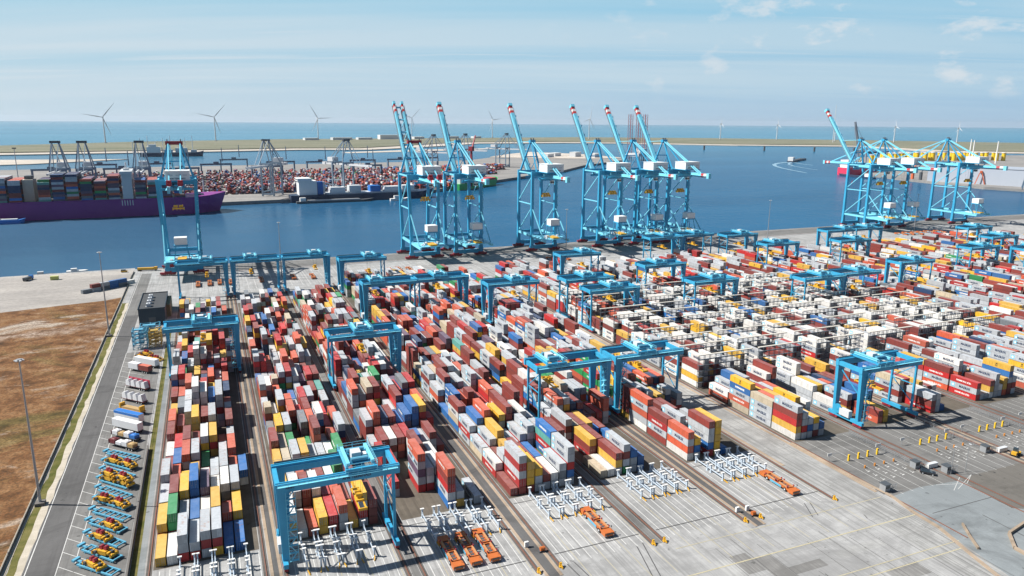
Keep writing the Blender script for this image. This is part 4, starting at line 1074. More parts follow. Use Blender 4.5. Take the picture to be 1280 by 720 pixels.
# ---------------------------------------------------------------- tall lamp masts
def lamp_mast(h, base=True):
    root = thing('lamp_mast', 'grey lamp mast', 'lamp mast', group='tall grey lamp masts')
    MB().tube((0, 0, .0), (0, 0, h), .42, .17, 12).build('mast', STEEL, root)
    if base: MB().box(-1.3, -1.3, 0, 1.3, 1.3, 1.0).build('concrete_base', QWALL, root)
    hd = MB(); hd.tube((0, 0, h-.3), (0, 0, h+.3), .7, .7, 12)
    ho = hd.build('lamp_head', STEEL, root)
    for k in range(6):
        a = 2*math.pi*k/6; c, s = math.cos(a), math.sin(a)
        m = MB(); m.beam((c*.7, s*.7, h), (c*1.25, s*1.25, h-.1), .5, .3, mi=0); m.build('floodlight', LGREY, ho)
    return root
L46 = lamp_mast(45.5); L46.location = (-53.7, 238, 0); L46['label'] = 'tall grey lamp mast in the grass verge, long shadow over trailers'
L45 = dup(L46, (-54.4, 427, 0), None, 'tall grey lamp mast in the verge beside the bare heath')
L40_ = lamp_mast(40, False); L40_.location = (46, 556, 0); L40_['label'] = 'grey lamp mast on the apron between two quay-end gantries'
for x, y, lb in ((283.5, 560, 'grey lamp mast on the shaded apron between quay cranes'), (506, 562, 'grey lamp mast on the empty apron before open water'), (700, 556, 'grey lamp mast before the last quay cranes')):
    dup(L40_, (x, y, 0), None, lb)
# ---------------------------------------------------------------- service building
r = thing('service_building', 'navy flat-roofed service building beside the access road', 'building', (-41.2, 444.5, 0))
MB().box(0, 0, 0, 13.6, 42, 9.0).build('wall', NAVY, r)
m = MB(); m.box(-.15, -.15, 9.0, 13.75, 42.15, 9.12, 0); m.box(-.2, -.2, 9.12, 13.8, .15, 9.6, 1); m.box(-.2, 41.85, 9.12, 13.8, 42.2, 9.6, 1); m.box(-.2, .152, 9.12, .1, 41.848, 9.6, 1); m.box(13.5, .152, 9.12, 13.8, 41.848, 9.6, 1)
ro_ = m.build('roof', [ROOFD, NAVY], r)
for k in range(4): m = MB(); m.box(4, 5+k*7.5, 9.3, 6, 8.4+k*7.5, 11.0); m.tube((5, 6.2+k*7.5, 11), (5, 6.2+k*7.5, 11.35), .6, n=12); m.box(3.6, 5.4+k*7.5, 9.13, 6.4, 8+k*7.5, 9.29); m.build('roof_unit', LGREY, ro_)
MB().box(5, -.06, 0, 8.5, -.002, 4.2).build('door', DSTEEL, r); MB().box(13.602, 10, 0, 13.66, 14, 4.5).build('door', DSTEEL, r)
MB().box(13.62, 16, .0, 15.6, 40, 7.2).build('side_annexe', paint('olive_cladding', (.20,.20,.11), .7), r)
# ---------------------------------------------------------------- trailer park (vehicles stand at 45 degrees)
A45 = math.radians(-46)
def wheelset(root, x, dual=True, track=1.02):
    for s in (-1, 1):
        w = MB(); w.tube((x, s*(track-.2), .5), (x, s*(track+.25), .5), .5, n=14, mi=0); w.tube((x, s*(track-.21), .5), (x, s*(track+.27), .5), .25, n=10, mi=1); w.build('wheel', [BLACK, LGREY], root)
def trailer(lab, mat_frame, loc, L=12.6, cat='trailer', name='flatbed_trailer', grp='trailers parked in the marked bays'):
    r = thing(name, lab, cat, loc, A45, grp)
    f = MB()
    for s in (-1, 1): f.box(-L/2, s*.75-.1, .92, L/2, s*.75+.1, 1.2)
    for k in range(9): f.box(-L/2+k*(L-.2)/8, -1.2, 1.0, -L/2+.2+k*(L-.2)/8, 1.2, 1.17)
    f.box(-L/2, -1.22, 1.201, L/2, 1.22, 1.27)
    f.build('frame', mat_frame, r)
    for x in (L/2-1.2, L/2-2.5, L/2-3.8): wheelset(r, x)
    for s in (-1, 1): MB().box(-L/2+2.4, s*.75-.08, .02, -L/2+2.6, s*.75+.08, .9).build('landing_leg', DSTEEL, r)
    return r
MAROON = paint('trailer_maroon', (.14,.02,.025), .5, .25, .5)
CURT = paint('curtain_blue', (.02,.16,.50), .5, .15, .5); CURTW = paint('curtain_white', (.66,.68,.70), .5, .12, .5)
TARP = paint('white_tarpaulin', (.68,.69,.71), .7, .18, .8, streak=False); TIMB = paint('timber_tan', (.42,.28,.12), .7, .25, .8); REDT = paint('crimson_board', (.42,.03,.07), .5, .2)
def boxload(par, nm, x0, x1, h, mat, roof, y=1.22, z=1.28):
    b = MB(); b.box(x0, -y, z, x1, y, z+h, 0); o = b.build(nm, mat, par)
    t = MB(); t.box(x0+.05, -y+.05, z+h, x1-.05, y-.05, z+h+.06); t.build('roof', roof, o); return o
for y, lab in ((335, 'trailer with crimson board and four white hooded reels, quay end one'), (319, 'trailer with four white hooded reels beside a tan loaded one')):
    r = trailer(lab, MAROON, (-34.3, y, 0))
    for k in range(4):
        x = -4.6+k*3.05; m = MB()
        m.add([(x-1.2,-1.15,1.3),(x+1.2,-1.15,1.3),(x+1.2,1.15,1.3),(x-1.2,1.15,1.3),(x-1.1,-1.0,3.6),(x+.5,-1.0,4.1),(x+.5,1.0,4.1),(x-1.1,1.0,3.6)], [(0,3,2,1),(4,5,6,7),(0,1,5,4),(1,2,6,5),(2,3,7,6),(3,0,4,7)], 0)
        m.box(x-1.215, -.5, 1.6, x-1.19, .5, 2.8, 1)
        m.build('hood', [TARP, DSTEEL], r)
    if y > 330: MB().box(-6.2, 1.0, 1.3, 6.2, 1.2, 4.5).build('side_board', REDT, r)
r = trailer('trailer carrying a tan timber stacked load between white hoods and blue sides', TIMB, (-34.3, 307.5, 0)); m = MB(); m.box(-5, -1, 1.3, 5, 1, 2.1, 0); m.box(-5.8, -1.15, 1.3, -5.1, 1.15, 3.2, 1); m.box(5.1, -1.15, 1.3, 5.8, 1.15, 3.4, 1); m.build('load', [TIMB, YEL], r)
r = trailer('curtain-sided trailer with bright blue roof and pale sides', DSTEEL, (-34.5, 297, 0), 13.2, name='box_trailer'); o = boxload(r, 'cargo_box', -6.6, 6.6, 2.9, CURTW, CURT); MB().box(-6.62, -1.235, 3.2, 6.62, -1.222, 4.18).build('stripe', CURT, o)
r = trailer('curtain-sided trailer with torn white roof and blue front', DSTEEL, (-34.3, 288.5, 0), 13.2, name='box_trailer'); o = boxload(r, 'cargo_box', -6.6, 6.6, 2.8, CURTW, TARP); MB().box(-6.64, -1.21, 1.3, -6.605, 1.21, 4.0).build('front_panel', CURT, o)
for y, lab in ((280.5, 'dark open trailer loaded with white and blue sheeted goods'), (272.5, 'dark open trailer loaded with sheeted crates beside empty frame')):
    r = trailer(lab, DSTEEL, (-34.2, y, 0), name='open_trailer')
    for k in range(4): 
        x0 = -5.8+k*2.95; h = (1.4, 1.0, 1.6, 1.2)[k]
        m = MB(); m.box(x0, -1.1, 1.28, x0+2.5, 1.1, 1.28+h, 0); m.blob((x0+1.25, 0, 1.28+h), (1.2, 1.0, .35), 0); m.build('crate', [(TARP, TIMB, TARP, CURT)[k] if y > 275 else (MAROON, TARP, TARP, TIMB)[k]], r)
    MB().box(-6.3, -1.2, 1.28, -6.1, 1.2, 2.6).build('headboard', MAROON, r)
r = trailer('trailer with one white and one red box near the yellow pile', DSTEEL, (-34.8, 359, 0)); boxload(r, 'white_box', -6.3, -.4, 2.6, CURTW, TARP); boxload(r, 'red_box', .2, 6.2, 2.3, CMAT[CK.index('M')], CMAT[CK.index('O')])
r = trailer('long white box trailer parked beside yellow spreader pile', DSTEEL, (-32.6, 366.5, 0), 13.4, name='box_trailer'); boxload(r, 'cargo_box', -6.6, 6.6, 2.8, CURTW, TARP)

def yellow_spreader(parent=None):
    r = thing('lifting_spreader', 'yellow spreader', 'spreader', group='yellow lifting spreaders resting on pale blue frames')
    b = MB(); b.box(-3.2, -.85, .25, 3.2, -.4, .85, 0); b.box(-3.2, .4, .25, 3.2, .85, .85, 0)
    for x in (-3.3, 2.85): b.box(x, -1.35, .1, x+.45, 1.35, .75, 0)
    b.box(-1.4, -1.15, .3, 1.4, 1.15, 1.45, 0)
    for x in (-2.3, 1.7): b.box(x, -1.2, .86, x+.6, 1.2, 1.25, 0)
    b.beam((-3.1, -1.0, .8), (-1.4, -1.0, 1.5), .22); b.beam((3.1, 1.0, .8), (1.4, 1.0, 1.5), .22)
    b.build('beam', YEL, r)
    for s in (-.7, .7):
        h = MB(); h.tube((s, -.5, 1.95), (s, .5, 1.95), .55, n=12); h.box(s-.3, -.62, 1.45, s+.3, .62, 1.75); h.build('sheave_block', CRED, r)
    for x, y, z, q in ((-2.4, 0, 1.0, .5), (2.2, .1, 1.0, .45), (-1.8, -1.25, .9, .35), (1.0, 1.3, .8, .4)):
        h = MB(); h.box(x-q, y-.35, z-.2, x+q, y+.35, z+.4, 0); h.build('drive_unit', DSTEEL, r)
    for x in (-3.1, 3.05):
        for y in (-1.3, 1.15): h = MB(); h.box(x-.12, y, .0, x+.12, y+.16, .95); h.build('corner_flipper', CRED, r)
    return r
R_ = []
def blue_frame(lab, loc):
    r = thing('storage_skid', lab, 'storage skid', loc, A45, 'pale blue storage frames in the marked bays')
    m = MB()
    for s in (-1, 1): m.box(-6.2, s*1.3-.18, .5, 6.2, s*1.3+.18, .95)
    for k in range(7): m.box(-6.1+k*1.95, -1.12, .55, -5.75+k*1.95, 1.12, .88)
    m.box(-8.0, -.3, .6, -6.21, .3, .95); m.box(-8.6, -1.0, .7, -7.7, 1.0, 1.3)
    m.build('frame', LBLUE, r); R_.append(r)
    for x in (-5, -1, 1, 5):
        for s in (-1, 1): MB().box(x-.16, s*1.3-.15, 0, x+.16, s*1.3+.15, .49).build('foot', LBLUE, r)
    return r
FR = [(264.5, 0, 'empty pale blue storage frame next to the loaded dark trailer', ''), (257, 2, 'pale blue storage frame with two yellow spreaders, nearest dark trailers', 'dark trailers'), (250.3, 0, 'empty pale blue storage frame between two loaded ones', ''),
      (243.5, 4, 'pale blue storage frame crowded with four yellow spreaders', 'crowded frame'), (236.5, 0, 'empty pale blue storage frame in the lamp mast shadow', ''), (229.5, 2, 'pale blue storage frame with two spreaders just past the mast shadow', 'mast shadow frame'),
      (222.5, 0, 'empty pale blue storage frame with a dark gap beneath', ''), (216, 1, 'pale blue storage frame with one spreader near its wall end', 'single spreader frame'), (208.5, 1, 'pale blue storage frame with one spreader near its road end', 'road end frame'), (201.5, 1, 'pale blue storage frame with one spreader, second from picture bottom', 'second last frame'), (194.5, 1, 'pale blue storage frame with spreader parts at the picture bottom', 'last frame')]
ys = yellow_spreader(); ysf = True
for i, (y, n, lab, nm) in enumerate(FR):
    bf_ = blue_frame(lab, (-33.6 + jag.uniform(-.5, .5), y, 0)); bf_.rotation_euler.z += jag.uniform(-.05, .05)
    for k in range(n):
        d = {1: (1.5 if i % 2 else -1.2,), 2: (-3.2, 3.2), 4: (-3.2, 3.2, -3.0, 3.1)}[n][k]
        loc = (-33.6 + d*math.cos(A45), y + d*math.sin(A45), .97 + (1.55 if k >= 2 else 0))
        lb = f'yellow lifting spreader on the {nm}' + ('' if n == 1 else ', ' + ('road end', 'wall end', 'road end on top', 'wall end on top')[k])
        if ysf: ys.location = loc; ys.rotation_euler.z = A45; ys['label'] = lb; ysf = False
        else: dup(ys, loc, A45 + random.uniform(-.14, .14) + (math.pi if k % 2 else 0), lb)
for k, (x, y, z) in enumerate(((-36, 382, .1), (-31.5, 377.5, .1), (-33.5, 380, 1.7), (-29, 374.5, .1))):
    dup(ys, (x, y, z), A45, f'yellow lifting spreader in the pile beside the white trailer, {("road end", "middle", "topmost", "wall end")[k]}')
def lattice_stand(nm, lab, loc, w, d, h, mat):
    r = thing(nm, lab, 'steel stand', loc, 0, 'open steel stands by the service building')
    p = MB()
    for x in (0, w/2, w):
        for y in (0, d/2, d): p.box(x-.15, y-.15, 0, x+.15, y+.15, h)
    p.build('post', mat, r)
    b = MB()
    for l in range(1, 5):
        z = h*l/4.2
        for y in (0, d/2, d): b.box(-.3, y-.1, z-.12, w+.3, y+.1, z+.12)
        for x in (0, w/2, w): b.box(x-.1, -.3, z+.13, x+.1, d+.3, z+.3)
        b.beam((0, -.16, z-h/4.2+.2), (w, -.16, z-.15), .16); b.beam((w, -.3, z-h/4.2+.2), (0, -.3, z-.15), .16)
        b.beam((0, 0, z+.35), (w, d, z+.35), .3); b.box(w*.15, d*.1, z+.5, w*.8, d*.4, z+1.0)
    b.build('bracing', mat, r)
lattice_stand('steel_stand', 'tall pale blue lattice stand beside the road below the building', (-40.6, 396, 0), 6.4, 9, 9.5, LBLUE)
lattice_stand('steel_stand', 'tall yellow lattice stand between blue stand and stacks', (-33.2, 397, 0), 5.4, 10, 8.0, paint('ochre_yellow', (.45,.30,.06), .5, .3, .8))
lattice_stand('steel_stand', 'low pale blue stand with poles against the navy building', (-39, 418, 0), 9.5, 10, 5.5, LBLUE)
# ---------------------------------------------------------------- boundary fence and wall
r = thing('boundary_fence', 'long black mesh fence between sandy strip and bare heath', 'fence', (-56.2, 0, 0))
m = MB(); m.box(-.03, 40, .25, .03, 610, .95); m.box(-.03, 40, 1.2, .03, 610, 1.28); m.build('mesh_panel', DSTEEL, r)
for y in range(60, 611, 30): MB().box(-.08, y-.08, 0, .08, y+.08, 1.5).build('post', STEEL, r)
MB().box(-.16, 40, 0, .16, 610, .25).build('plinth', TANC, r)
r = thing('boundary_wall', 'low dark wall between trailer bays and grass strip', 'wall', (-26.4, 0, 0))
MB().box(-.2, 60, 0, .2, 268, 1.5).build('wall', DSTEEL, r); MB().box(-.26, 60, 1.5, .26, 268, 1.6).build('coping', QWALL, r)
r = thing('boundary_fence', 'thin wire fence between trailer bays and grass strip', 'fence', (-26.4, 0, 0))
for y in range(270, 400, 8): MB().box(-.06, y-.06, 0, .06, y+.06, 1.7).build('post', STEEL, r)
MB().box(-.02, 270, 1.5, .02, 398, 1.58).box(-.02, 270, .8, .02, 398, .86).build('wire', STEEL, r)
# ---------------------------------------------------------------- truck gates
yp = MB(); yp.box(-.28, -.25, 0, .28, .25, 2.3, 0); yp.box(-.29, -.26, 1.6, .29, -.251, 2.1, 1); ypm = yp.mesh('card_post', [paint('post_yellow', (.72,.46,.02), .45, .12), GLASS])
ob = MB(); ob.tube((0, 0, 0), (0, 0, .9), .32, .28, 10, 0); ob.tube((0, 0, .9), (0, 0, 1.0), .34, .2, 10, 0); obm = ob.mesh('bollard', [paint('bollard_orange', (.50,.20,.03), .6, .25)])
sg = MB()
GATES = [(('trucks', 'first'), (196.4, 200.9, 205.2, 209.7)), (('trucks', 'second'), (230.9, 235.5, 239.5, 244.1)), (('trucks', 'third'), (262.1, 266.4, 270.8, 275.0)), (('trucks', 'fourth'), (295, 299.4, 303.8, 308.2))]
wm_ = MB()
for gi, (_, xs_) in enumerate(GATES):
    for k, x in enumerate(xs_):
        tag(link('card_post', ypm, None, (x, 169.7, 0)), f'yellow card post, {ORD[k]} from the concrete lane, {ORD[gi]} truck gate', 'card post', 'yellow card posts at the truck gates')
        if k < 4: tag(link('bollard', obm, None, (x+.9, 163.6, 0)), f'orange bollard in front of the {ORD[k]} yellow post, {ORD[gi]} truck gate', 'bollard', 'orange bollards at the truck gates')
    for k in range(5):
        x = xs_[0]-2.2 + k*4.45
        wm_.rect(x-.07, 146, x+.07, 187, .03)
    for k in range(4):
        x = xs_[k]
        for j in range(3):                                       # chequered lane symbols
            y = 155+j*3.0; wm_.sheet([(x-.7, y), (x+.7, y+.15), (x+.6, y+.55), (x-.2, y+.45)], .034); wm_.rect(x-.1, y+.7, x+.15, y+1.6, .034)
    s = thing('lane_sign', f'white lane sign on a post at the {ORD[gi]} truck gate', 'sign', (xs_[3]+1.1, 170.5, 0), 0, 'white lane signs at the truck gates')
    MB().tube((0, 0, 0), (0, 0, 3.4), .09, n=8).build('post', STEEL, s); MB().box(-1.2, -.06, 2.5, 1.2, .06, 3.6).build('panel', WHITE, s)
    s = thing('lane_sign', f'white angled board on a thin arm before the {ORD[gi]} truck gate', 'sign', (xs_[0]-6.5, 172, 0), 0, 'white lane signs at the truck gates')
    MB().tube((0, 0, 0), (0, 0, 2.6), .08, n=8).beam((0, 0, 2.5), (5, 0, 2.3), .1).build('post', STEEL, s); MB().box(-.9, -.06, 1.9, .9, .06, 2.9).build('panel', WHITE, s)
    xf = xs_[3]+4.2
    s = thing('mesh_fence', f'grey mesh fence running from the stacks past the {ORD[gi]} truck gate', 'fence', (xf, 0, 0), 0, 'grey mesh fences between the truck gates')
    for y in range(158, 187, 4): MB().box(-.05, y-.05, 0, .05, y+.05, 2.3).build('post', STEEL, s)
    w = MB()
    for z in (.3, .9, 1.5, 2.1): w.box(-.025, 158, z, .025, 186, z+.05)
    for k in range(46): w.box(-.015, 158.3+k*.6, .3, .015, 158.34+k*.6, 2.15)
    w.build('mesh', STEEL, s)
struct(wm_.build('truck_lane_markings', PAINTW))
def kiosk(x, y, lab):
    r = thing('gate_kiosk', lab, 'kiosk', (x, y, 0), 0, 'grey gate kiosks')
    MB().box(-1.6, -1.1, .2, .6, 1.1, 2.5).build('cabin', STEEL, r); MB().box(-1.8, -1.3, 2.5, .8, 1.3, 2.65).build('roof', DSTEEL, r)
    MB().box(-1.4, -1.13, 1.2, .3, -1.102, 2.2).build('window', GLASS, r); MB().box(-2.7, -1.6, 0, 3.0, 1.6, .19).build('base', QWALL, r)
    f = MB()
    for xx in (.9, 1.6, 2.3, 2.9): f.box(xx-.05, -1.4, .2, xx+.05, -1.3, 2.4); f.box(xx-.05, 1.3, .2, xx+.05, 1.4, 2.4)
    f.box(.85, -1.4, 2.4, 2.95, -1.3, 2.5); f.box(.85, 1.3, 2.4, 2.95, 1.4, 2.5); f.build('cage', STEEL, r)
kiosk(213.7, 157.5, 'grey gate kiosk with a cage beside the dark parked car'); kiosk(247.6, 157, 'grey gate kiosk with a cage beside the yellow loader'); kiosk(220.6, 151.2, 'grey gate kiosk on the kerb beyond the dark parked car'); kiosk(190.8, 149.6, 'grey gate kiosk at the tan kerb by new asphalt')
for x, y, lab in ((218.8, 155.6, 'white low box beside the first gate fence'), (253.2, 155, 'white low box beside the yellow loader')):
    r = thing('equipment_box', lab, 'box', (x, y, 0)); MB().box(-2.2, -.6, .1, 2.2, .6, 1.5).build('body', WHITE, r); MB().box(-2.25, -.65, 1.5, 2.25, .65, 1.6).build('lid', LGREY, r)
r = thing('wheel_loader', 'small yellow loader parked by the second gate kiosk', 'loader', (254.2, 151, 0), .3)
MB().box(-1.6, -.8, .7, 1.2, .8, 1.7).build('body', YEL, r); MB().box(-.4, -.7, 1.71, .9, .7, 2.8).build('cab', GLASS, r); m = MB(); m.beam((1.1, 0, 1.2), (2.6, 0, .6), .4); m.box(2.4, -1, .2, 3.0, 1, 1.1); m.build('bucket', YEL, r)
for x in (-1.1, .8):
    for y in (-.95, .95): MB().tube((x, y-.2, .55), (x, y+.2, .55), .55, n=12).build('wheel', BLACK, r)
r = thing('parked_car', 'black estate car parked beside the first gate kiosk', 'car', (213.2, 152.6, 0), math.radians(-50))
CARP = paint('car_black', (.012,.014,.02), .2, .1, spec=.8)
m = MB(); prof = [(-2.3,.45),(-2.35,.8),(-2.2,1.0),(2.2,.98),(2.35,.75),(2.3,.4)]
n_ = len(prof); m.add([(x,-.9,z) for x,z in prof]+[(x,.9,z) for x,z in prof], [tuple(range(n_)), tuple(range(2*n_-1,n_-1,-1))]+[(i,n_+i,n_+(i+1)%n_,(i+1)%n_) for i in range(n_)]); m.build('body', CARP, r)
m = MB(); m.add([(-2.15,-.84,1.0),(1.3,-.84,.99),(1.3,.84,.99),(-2.15,.84,1.0),(-1.8,-.68,1.5),(.45,-.68,1.52),(.45,.68,1.52),(-1.8,.68,1.5)], [(0,1,5,4),(1,2,6,5),(2,3,7,6),(3,0,4,7),(4,5,6,7)]); m.build('window', GLASS, r)
MB().box(-1.75, -.66, 1.525, .4, .66, 1.56).build('roof', CARP, r)
for x in (-1.45, 1.45):
    for y in (-.82, .82): w = MB(); w.tube((x, y-.1, .33), (x, y+.1, .33), .33, n=14, mi=0); w.tube((x, y-.11, .33), (x, y+.11, .33), .2, n=10, mi=1); w.build('wheel', [BLACK, LGREY], r)
for y in (-.65, .65): MB().box(2.3, y-.2, .62, 2.37, y+.2, .78).build('headlight', WHITE, r); MB().box(-2.38, y-.2, .75, -2.31, y+.2, .92).build('tail_light', CRED, r)
for x, y, lab in ((220.2, 149.6, 'slim grey lamp post at the kerb tip by white hatching'), (226.6, 149.2, 'slim grey lamp post just beyond the white hatching')):
    r = thing('lamp_post', lab, 'lamp post', (x, y, 0), 0, 'slim lamp posts at the truck gates'); MB().tube((0, 0, 0), (0, 0, 10), .11, .06, 8).build('pole', STEEL, r); MB().box(-.15, -.8, 9.9, .15, .1, 10.05).build('lamp_head', LGREY, r)
hm = MB()
for p, q in (((209,146.2),(219.3,143.2)),((219.3,143.2),(227,147.2)),((227,147.2),(213,141.6)),((211,141.5),(221,147))): hm.beam((*p, .045), (*q, .045), .16, .004)
struct(hm.build('hatch_markings', PAINTW))
r = MB().beam((194.4, 126.4, .35), (190.6, 121.6, .35), .5, .7).beam((190.5, 121.5, .35), (186.6, 116.0, .35), .5, .7); tag(r.build('concrete_barrier', TANC), 'short tan concrete barrier lying alone on new asphalt', 'barrier')
r = MB().beam((216, 120.8, .42), (202, 117.9, .42), .7, .85).beam((201.8, 117.8, .42), (196.1, 112.4, .42), .7, .85).beam((196, 112.3, .42), (195.8, 107, .42), .7, .85); tag(r.build('concrete_barrier', TANC), 'bent tan concrete barrier at the picture edge near asphalt patch', 'barrier')
# ---------------------------------------------------------------- old quay corner
q_ = [('D',0,0,0),('G',1,0,0),('D',2,0,0),('B',3,0,0),('D',4,0,0),('M',1,0,1),('G',2,0,1),('B',3,0,1),('B',4,0,1),('N',4.4,1,0),('W',5.2,1,0)]
ux_, uy_ = math.sin(math.radians(52)), math.cos(math.radians(52))
for i, (k, n_, rw, t) in enumerate(q_):
    o = link('shipping_container', container_mesh(k, L20, ''), None, (-82 + ux_*n_*6.3 - uy_*rw*3, 543 + uy_*n_*6.3 + ux_*rw*3, t*CH)); o.rotation_euler.z = math.radians(-52)
    tag(o, f'{CNAME[k]} short container, slanted row by old quay, {ORD[i]} counting towards the fence', 'container', 'containers in the slanted row by the old quay')
def lorry(nm, lab, loc, rz, mat, load=None, L=9):
    r = thing(nm, lab, 'truck', loc, rz)
    MB().box(-L/2, -1.1, .7, L/2, 1.1, 1.1).build('chassis', DSTEEL, r)
    m = MB(); m.box(L/2-2.2, -1.2, 1.1, L/2, 1.2, 3.1); c = m.build('cab', mat, r); MB().box(L/2, -1.0, 2.0, L/2+.03, 1.0, 2.8).build('windscreen', GLASS, c)
    if load: MB().box(-L/2, -1.2, 1.11, L/2-2.5, 1.2, 2.6).build('bed', load, r)
    for x in (-L/2+1, -L/2+2.3, L/2-1.2):
        for y in (-1.05, 1.05): MB().tube((x, y-.2, .5), (x, y+.2, .5), .5, n=12).build('wheel', BLACK, r)
lorry('tipper_truck', 'dark blue truck parked on the pale old quay', (-123.4, 604, 0), 1.2, CURT, DSTEEL)
lorry('terminal_truck', 'long yellow truck by the water at the road end', (-47, 612, 0), -.15, YEL, YEL, 14)
r = thing('storage_box', 'pale yellow-green box alone on the old quay', 'box', (-106.5, 600, 0)); MB().box(-2.5, -1.4, .1, 2.5, 1.4, 2.6).build('body', paint('pale_lime', (.42,.45,.12), .6), r); MB().box(-2.6, -1.5, 2.6, 2.6, 1.5, 2.75).build('lid', paint('pale_lime_lid', (.5,.52,.2), .6), r)
r = thing('site_van', 'small yellow van at the old quay edge near the fence', 'van', (-63, 612, 0)); MB().box(-2.2, -1, .4, 2.2, 1, 1.3).build('body', YEL, r); MB().box(-2.1, -.9, 1.31, 1.2, .9, 2.2).build('window', GLASS, r)
for x in (-1.4, 1.4):
    for y in (-.9, .9): MB().tube((x, y-.12, .38), (x, y+.12, .38), .38, n=10).build('wheel', BLACK, r)
for x, y, rz, lab in ((-118, 628, .1, 'low dark work barge moored along the old quay'), (-97, 633, .05, 'small white work boat moored by the old quay')):
    wh = 'white' in lab
    r = thing('work_boat', lab, 'boat', (x, y, -5), rz); m = MB(); m.prism([(-7,-2),(5,-2),(7.5,0),(5,2),(-7,2)], -.3, 4.4 if not wh else 4.9); m.build('hull', WHITE if wh else DSTEEL, r)
    MB().box(-4, -1.4, 4.41 if not wh else 4.91, 0, 1.4, 6.6).build('cabin', WHITE if wh else LGREY, r)
# ---------------------------------------------------------------- wind turbines on the spit
TW = paint('turbine_white', (.56,.59,.62), .5, .06, .05)
def turbine(loc, hub, bl, face, a0, lab):
    r = thing('wind_turbine', lab, 'wind turbine', loc, 0, 'white wind turbines on the spit')
    MB().tube((0,0,0), (0,0,hub), 3.2, 1.9, 12).build('tower', TW, r)
    MB().tube((0,0,-1), (0,0,2.2), 9, 8, 14).build('foundation', QWALL, r)
    d = Vector((math.sin(face), -math.cos(face), 0)); s = Vector((math.cos(face), math.sin(face), 0)); u = Vector((0,0,1))
    n = MB(); n.beam(Vector((0,0,hub+1.5)) - d*7, Vector((0,0,hub+1.5)) + d*4, 4.4, 4.6); n.build('nacelle', TW, r)
    c = Vector((0,0,hub+1.5)) + d*6
    h = MB(); h.tube(c - d*2, c + d*2, 2.4, 1.2, 12); ho = h.build('hub', TW, r)
    for k in range(3):
        a = math.radians(a0 + 120*k); e = s*math.sin(a) + u*math.cos(a); w = s*math.cos(a) - u*math.sin(a)
        vs = []
        for t, ww, th_ in ((.0, 2.4, 2.0), (.18, 4.4, 1.3), (.55, 2.8, .8), (1., .6, .3)):
            p = c + e*(1.5+bl*t)
            vs += [p - w*ww/2 - d*th_/2, p + w*ww/2 - d*th_/2, p + w*ww/2 + d*th_/2, p - w*ww/2 + d*th_/2]
        fs = [(0,1,2,3), (15,14,13,12)]
        for q in range(3):
            b = q*4; fs += [(b, b+4, b+5, b+1), (b+1, b+5, b+6, b+2), (b+2, b+6, b+7, b+3), (b+3, b+7, b+4, b)]
        MB().add(vs, fs).build('blade', TW, ho)
TUR = [(-430,4014,118,88,-.1,40,'first from the purple ship side'), (63,4303,124,90,0,42,'second along, above the grassy spit'), (627,4490,122,90,.35,-32,'third along, one blade level'),
       (1345,5066,132,90,.2,46,'between the twin-girder and second quay cranes'), (1880,4897,122,84,.45,-36,'beside the lone mid-quay crane'), (2427,4490,130,88,.5,18,'behind the group of three raised booms'),
       (3351,4274,105,52,1.35,0,'seen almost edge-on over open water, first of two'), (3714,4119,100,52,1.3,8,'seen almost edge-on over open water, second of two'), (3812,3693,86,48,1.1,20,'hidden behind the far raised boom'),
       (3991,3392,95,46,1.2,15,'above the yellow tower pieces'), (4362,3246,90,46,1.1,5,'above the last quay crane')]
for x, y, h, b, fc, a, lb in TUR: turbine((x, y, 1), h, b, fc, a, 'white wind turbine ' + lb)

# ---------------------------------------------------------------- ships
def hull(mb, L, Bm, zd, zb=-6.5, bow=.16, stern=.06, flare=4., zbow=4., mi=0, mi2=None):
    """local x from stern (0) to bow (L); y from 0 (near side) to Bm"""
    st = []
    for k in range(25):
        t = k/24; x = L*t
        wb = 1 if t < 1-bow else max(0., 1-((t-(1-bow))/bow)**2.0)
        wd = 1 if t < 1-bow*.6 else max(.02, 1-((t-(1-bow*.6))/(bow*.6))**2.4)
        ws = 1 if t > stern else .80+.2*t/stern
        zz = zd + (zbow*max(0, (t-.86)/.14)**1.5 if t > .86 else 0)
        xo = flare*max(0, (t-.9)/.1)
        c = Bm/2
        st.append([(x, c-c*wb*ws*.9, zb), (x, c-c*wb*ws, -4.6), (x+xo*.5, c-c*(wb*.5+wd*.5)*ws, (zz-4)/2), (x+xo, c-c*wd*ws, zz), (x+xo, c+c*wd*ws, zz), (x+xo*.5, c+c*(wb*.5+wd*.5)*ws, (zz-4)/2), (x, c+c*wb*ws, -4.6), (x, c+c*wb*ws*.9, zb)])
    n = 8; vs = [p for s in st for p in s]
    base = len(mb.v); fs = []; ms = []
    for k in range(24):
        for j in range(n-1):
            fs.append((k*n+j, (k+1)*n+j, (k+1)*n+j+1, k*n+j+1)); ms.append(mi if j != 0 and j != 6 else (mi2 if mi2 is not None else mi))
    fs.append(tuple(range(n))); ms.append(mi); fs.append(tuple(24*n+j for j in range(n-1, -1, -1))); ms.append(mi)
    mb.add(vs, [f[::-1] for f in fs], 0); mb.m[-len(ms):] = ms
    return mb
def local_boxes(name, rows, parent, label=None):
    m = MB()
    for x0, y0, z0, x1, y1, z1, k in rows: m.box(x0, y0, z0, x1, y1, z1, CK.index(k))
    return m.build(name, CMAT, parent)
SHW = dict(M=.28, P=.22, N=.12, G=.12, E=.07, O=.10, D=.09, B=.06, T=.04)
SL = 400.
shz = math.radians(2.4)
ship = thing('container_ship', 'huge purple container ship with stacked deck cargo at the far quay', 'container ship', (-385, 1002, 0), shz)
